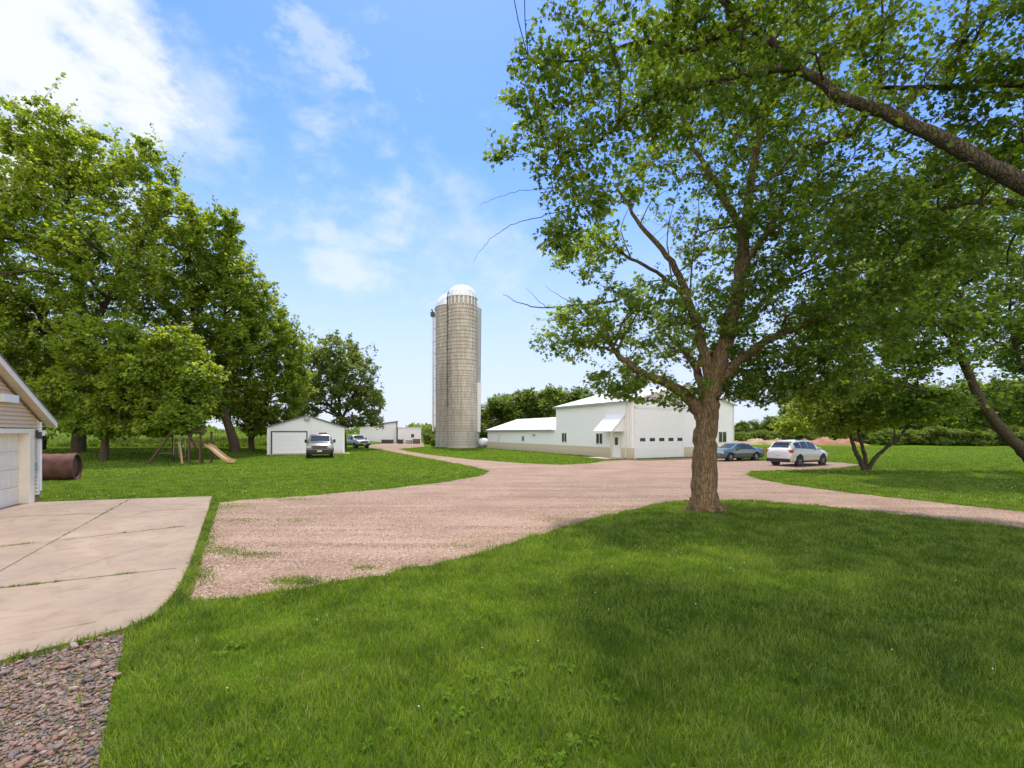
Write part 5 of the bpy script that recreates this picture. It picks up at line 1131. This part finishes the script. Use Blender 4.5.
# rear right wheel of the white car touches the ground near pixel (794, 467)
x, y = gx(800.2, 466.4); a = R(28); o = Vector((x, y, 0)) - Vector((math.cos(a) * .98, math.sin(a) * .98, 0)) + Vector((-math.sin(a), math.cos(a), 0)) * .84
v = vehicle('suv', 'silver-white crossover seen from its rear right corner at the gravel edge', 'car', o, a, suv); v.scale = (.93, .94, 1.0)
sed = dict(L=4.75, W=1.80, wr=.32, clear=.22, wheels=(1.0, 3.75), paint=M['paint_teal'],
    top=[(0, .80), (.05, .98), (.75, 1.06), (1.0, 1.10), (1.5, 1.36), (2.0, 1.44), (2.6, 1.42), (2.85, 1.36), (3.5, 1.03), (4.2, .90), (4.6, .76), (4.75, .62)],
    belt=[(0, .75), (.3, .93), (3.4, .90), (4.75, .55)], plan=[(0, .82), (.2, .93), (.6, 1), (3.9, 1), (4.4, .92), (4.75, .7)], roofw=[(0, .8), (1.0, .74), (1.6, .66), (2.7, .68), (3.5, .80), (4.75, .8)],
    side_glass=[(1.25, 1.95), (2.02, 3.0)], windshield=(2.82, 3.46), rear_glass=(1.02, 1.5), mirror=(2.95, .92), mirror_mat=M['paint_teal'],
    head=(4.40, 4.64, .60, .9, .62, .76), tail=(-.02, .2, .58, .92, .74, .90),
    extra=[('front_bumper', 'paint_teal', [(4.6, 4.79, -.7, .7, .26, .48)]), ('rear_bumper', 'paint_teal', [(-.06, .1, -.76, .76, .3, .52)]), ('license_plate', 'plate', [(-.08, -.061, -.16, .16, .60, .70)]), ('grille', 'grille', [(4.62, 4.77, -.4, .4, .5, .6)]),
           ('door_molding', 'black', [(1.4, 3.35, .895, .912, .52, .56), (1.4, 3.35, -.912, -.895, .52, .56)])])
x, y = gx(755.5, 460.6); a = R(180 + 22); o = Vector((x, y, 0)) - Vector((math.cos(a), math.sin(a), 0)) * 1.0 - Vector((-math.sin(a), math.cos(a), 0)) * .78
v = vehicle('sedan', 'dark grey-green sedan parked beside the barn, behind the thick trunk', 'car', o, a, sed); v.scale = (.95, .95, .95)
trk = dict(L=5.1, W=1.95, wr=.38, clear=.42, wheels=(1.0, 4.2), paint=M['paint_tan'],
    top=[(0, 1.12), (1.75, 1.12), (1.80, 1.70), (1.95, 1.80), (3.0, 1.82), (3.2, 1.76), (3.75, 1.26), (4.2, 1.20), (4.9, 1.12), (5.1, .98)],
    belt=[(0, 1.05), (1.8, 1.13), (3.6, 1.13), (5.1, .9)], plan=[(0, .95), (1, 1), (4.2, 1), (4.8, .96), (5.1, .88)], roofw=[(0, .9), (1.8, .76), (3.1, .78), (3.7, .84), (5.1, .88)],
    side_glass=[(2.0, 2.5), (2.56, 3.4)], windshield=(3.24, 3.72), rear_glass=(1.76, 1.80), mirror=(3.35, 1.15), mirror_mat=M['black'], mirh=.27,
    head=(5.0, 5.12, .60, .9, .80, .95), tail=(-.03, .08, .82, .99, .75, 1.05),
    extra=[('bumper', 'black', [(5.02, 5.22, -.9, .9, .44, .66)]), ('grille', 'grille', [(5.05, 5.14, -.50, .50, .74, .98)]), ('license_plate', 'plate', [(5.222, 5.24, -.17, .17, .50, .62)]), ('side_cladding', 'black', [(1.5, 3.7, -1.0, -.965, .40, .66), (1.5, 3.7, .965, 1.0, .40, .66)]), ('skid_panel', 'black', [(4.7, 5.0, -.8, .8, .30, .45)]),
           ('bed_cover', 'black', [(.06, 1.70, -.80, .80, 1.122, 1.15)]), ('rear_bumper', 'alloy', [(-.16, .0, -.9, .9, .48, .62)])])
a = R(-69); x, y = gx(320, 457.6); o = Vector((x, y, 0)) - Vector((math.cos(a), math.sin(a), 0)) * 4.3
v = vehicle('pickup_truck', 'tan pickup facing the camera in front of the small white shed', 'pickup', o, a, trk); v.scale = (1.1, 1.1, 1.1)
trk2 = dict(trk); trk2['paint'] = M['paint_white']; trk2['extra'] = list(trk['extra'])
a = R(-47); x, y = gx(361.5, 448.3); o = Vector((x, y, 0)) - Vector((math.cos(a), math.sin(a), 0)) * 4.3
vehicle('pickup_truck', 'white pickup farther back, parked under the round tree right of the shed', 'pickup', o, a, trk2)
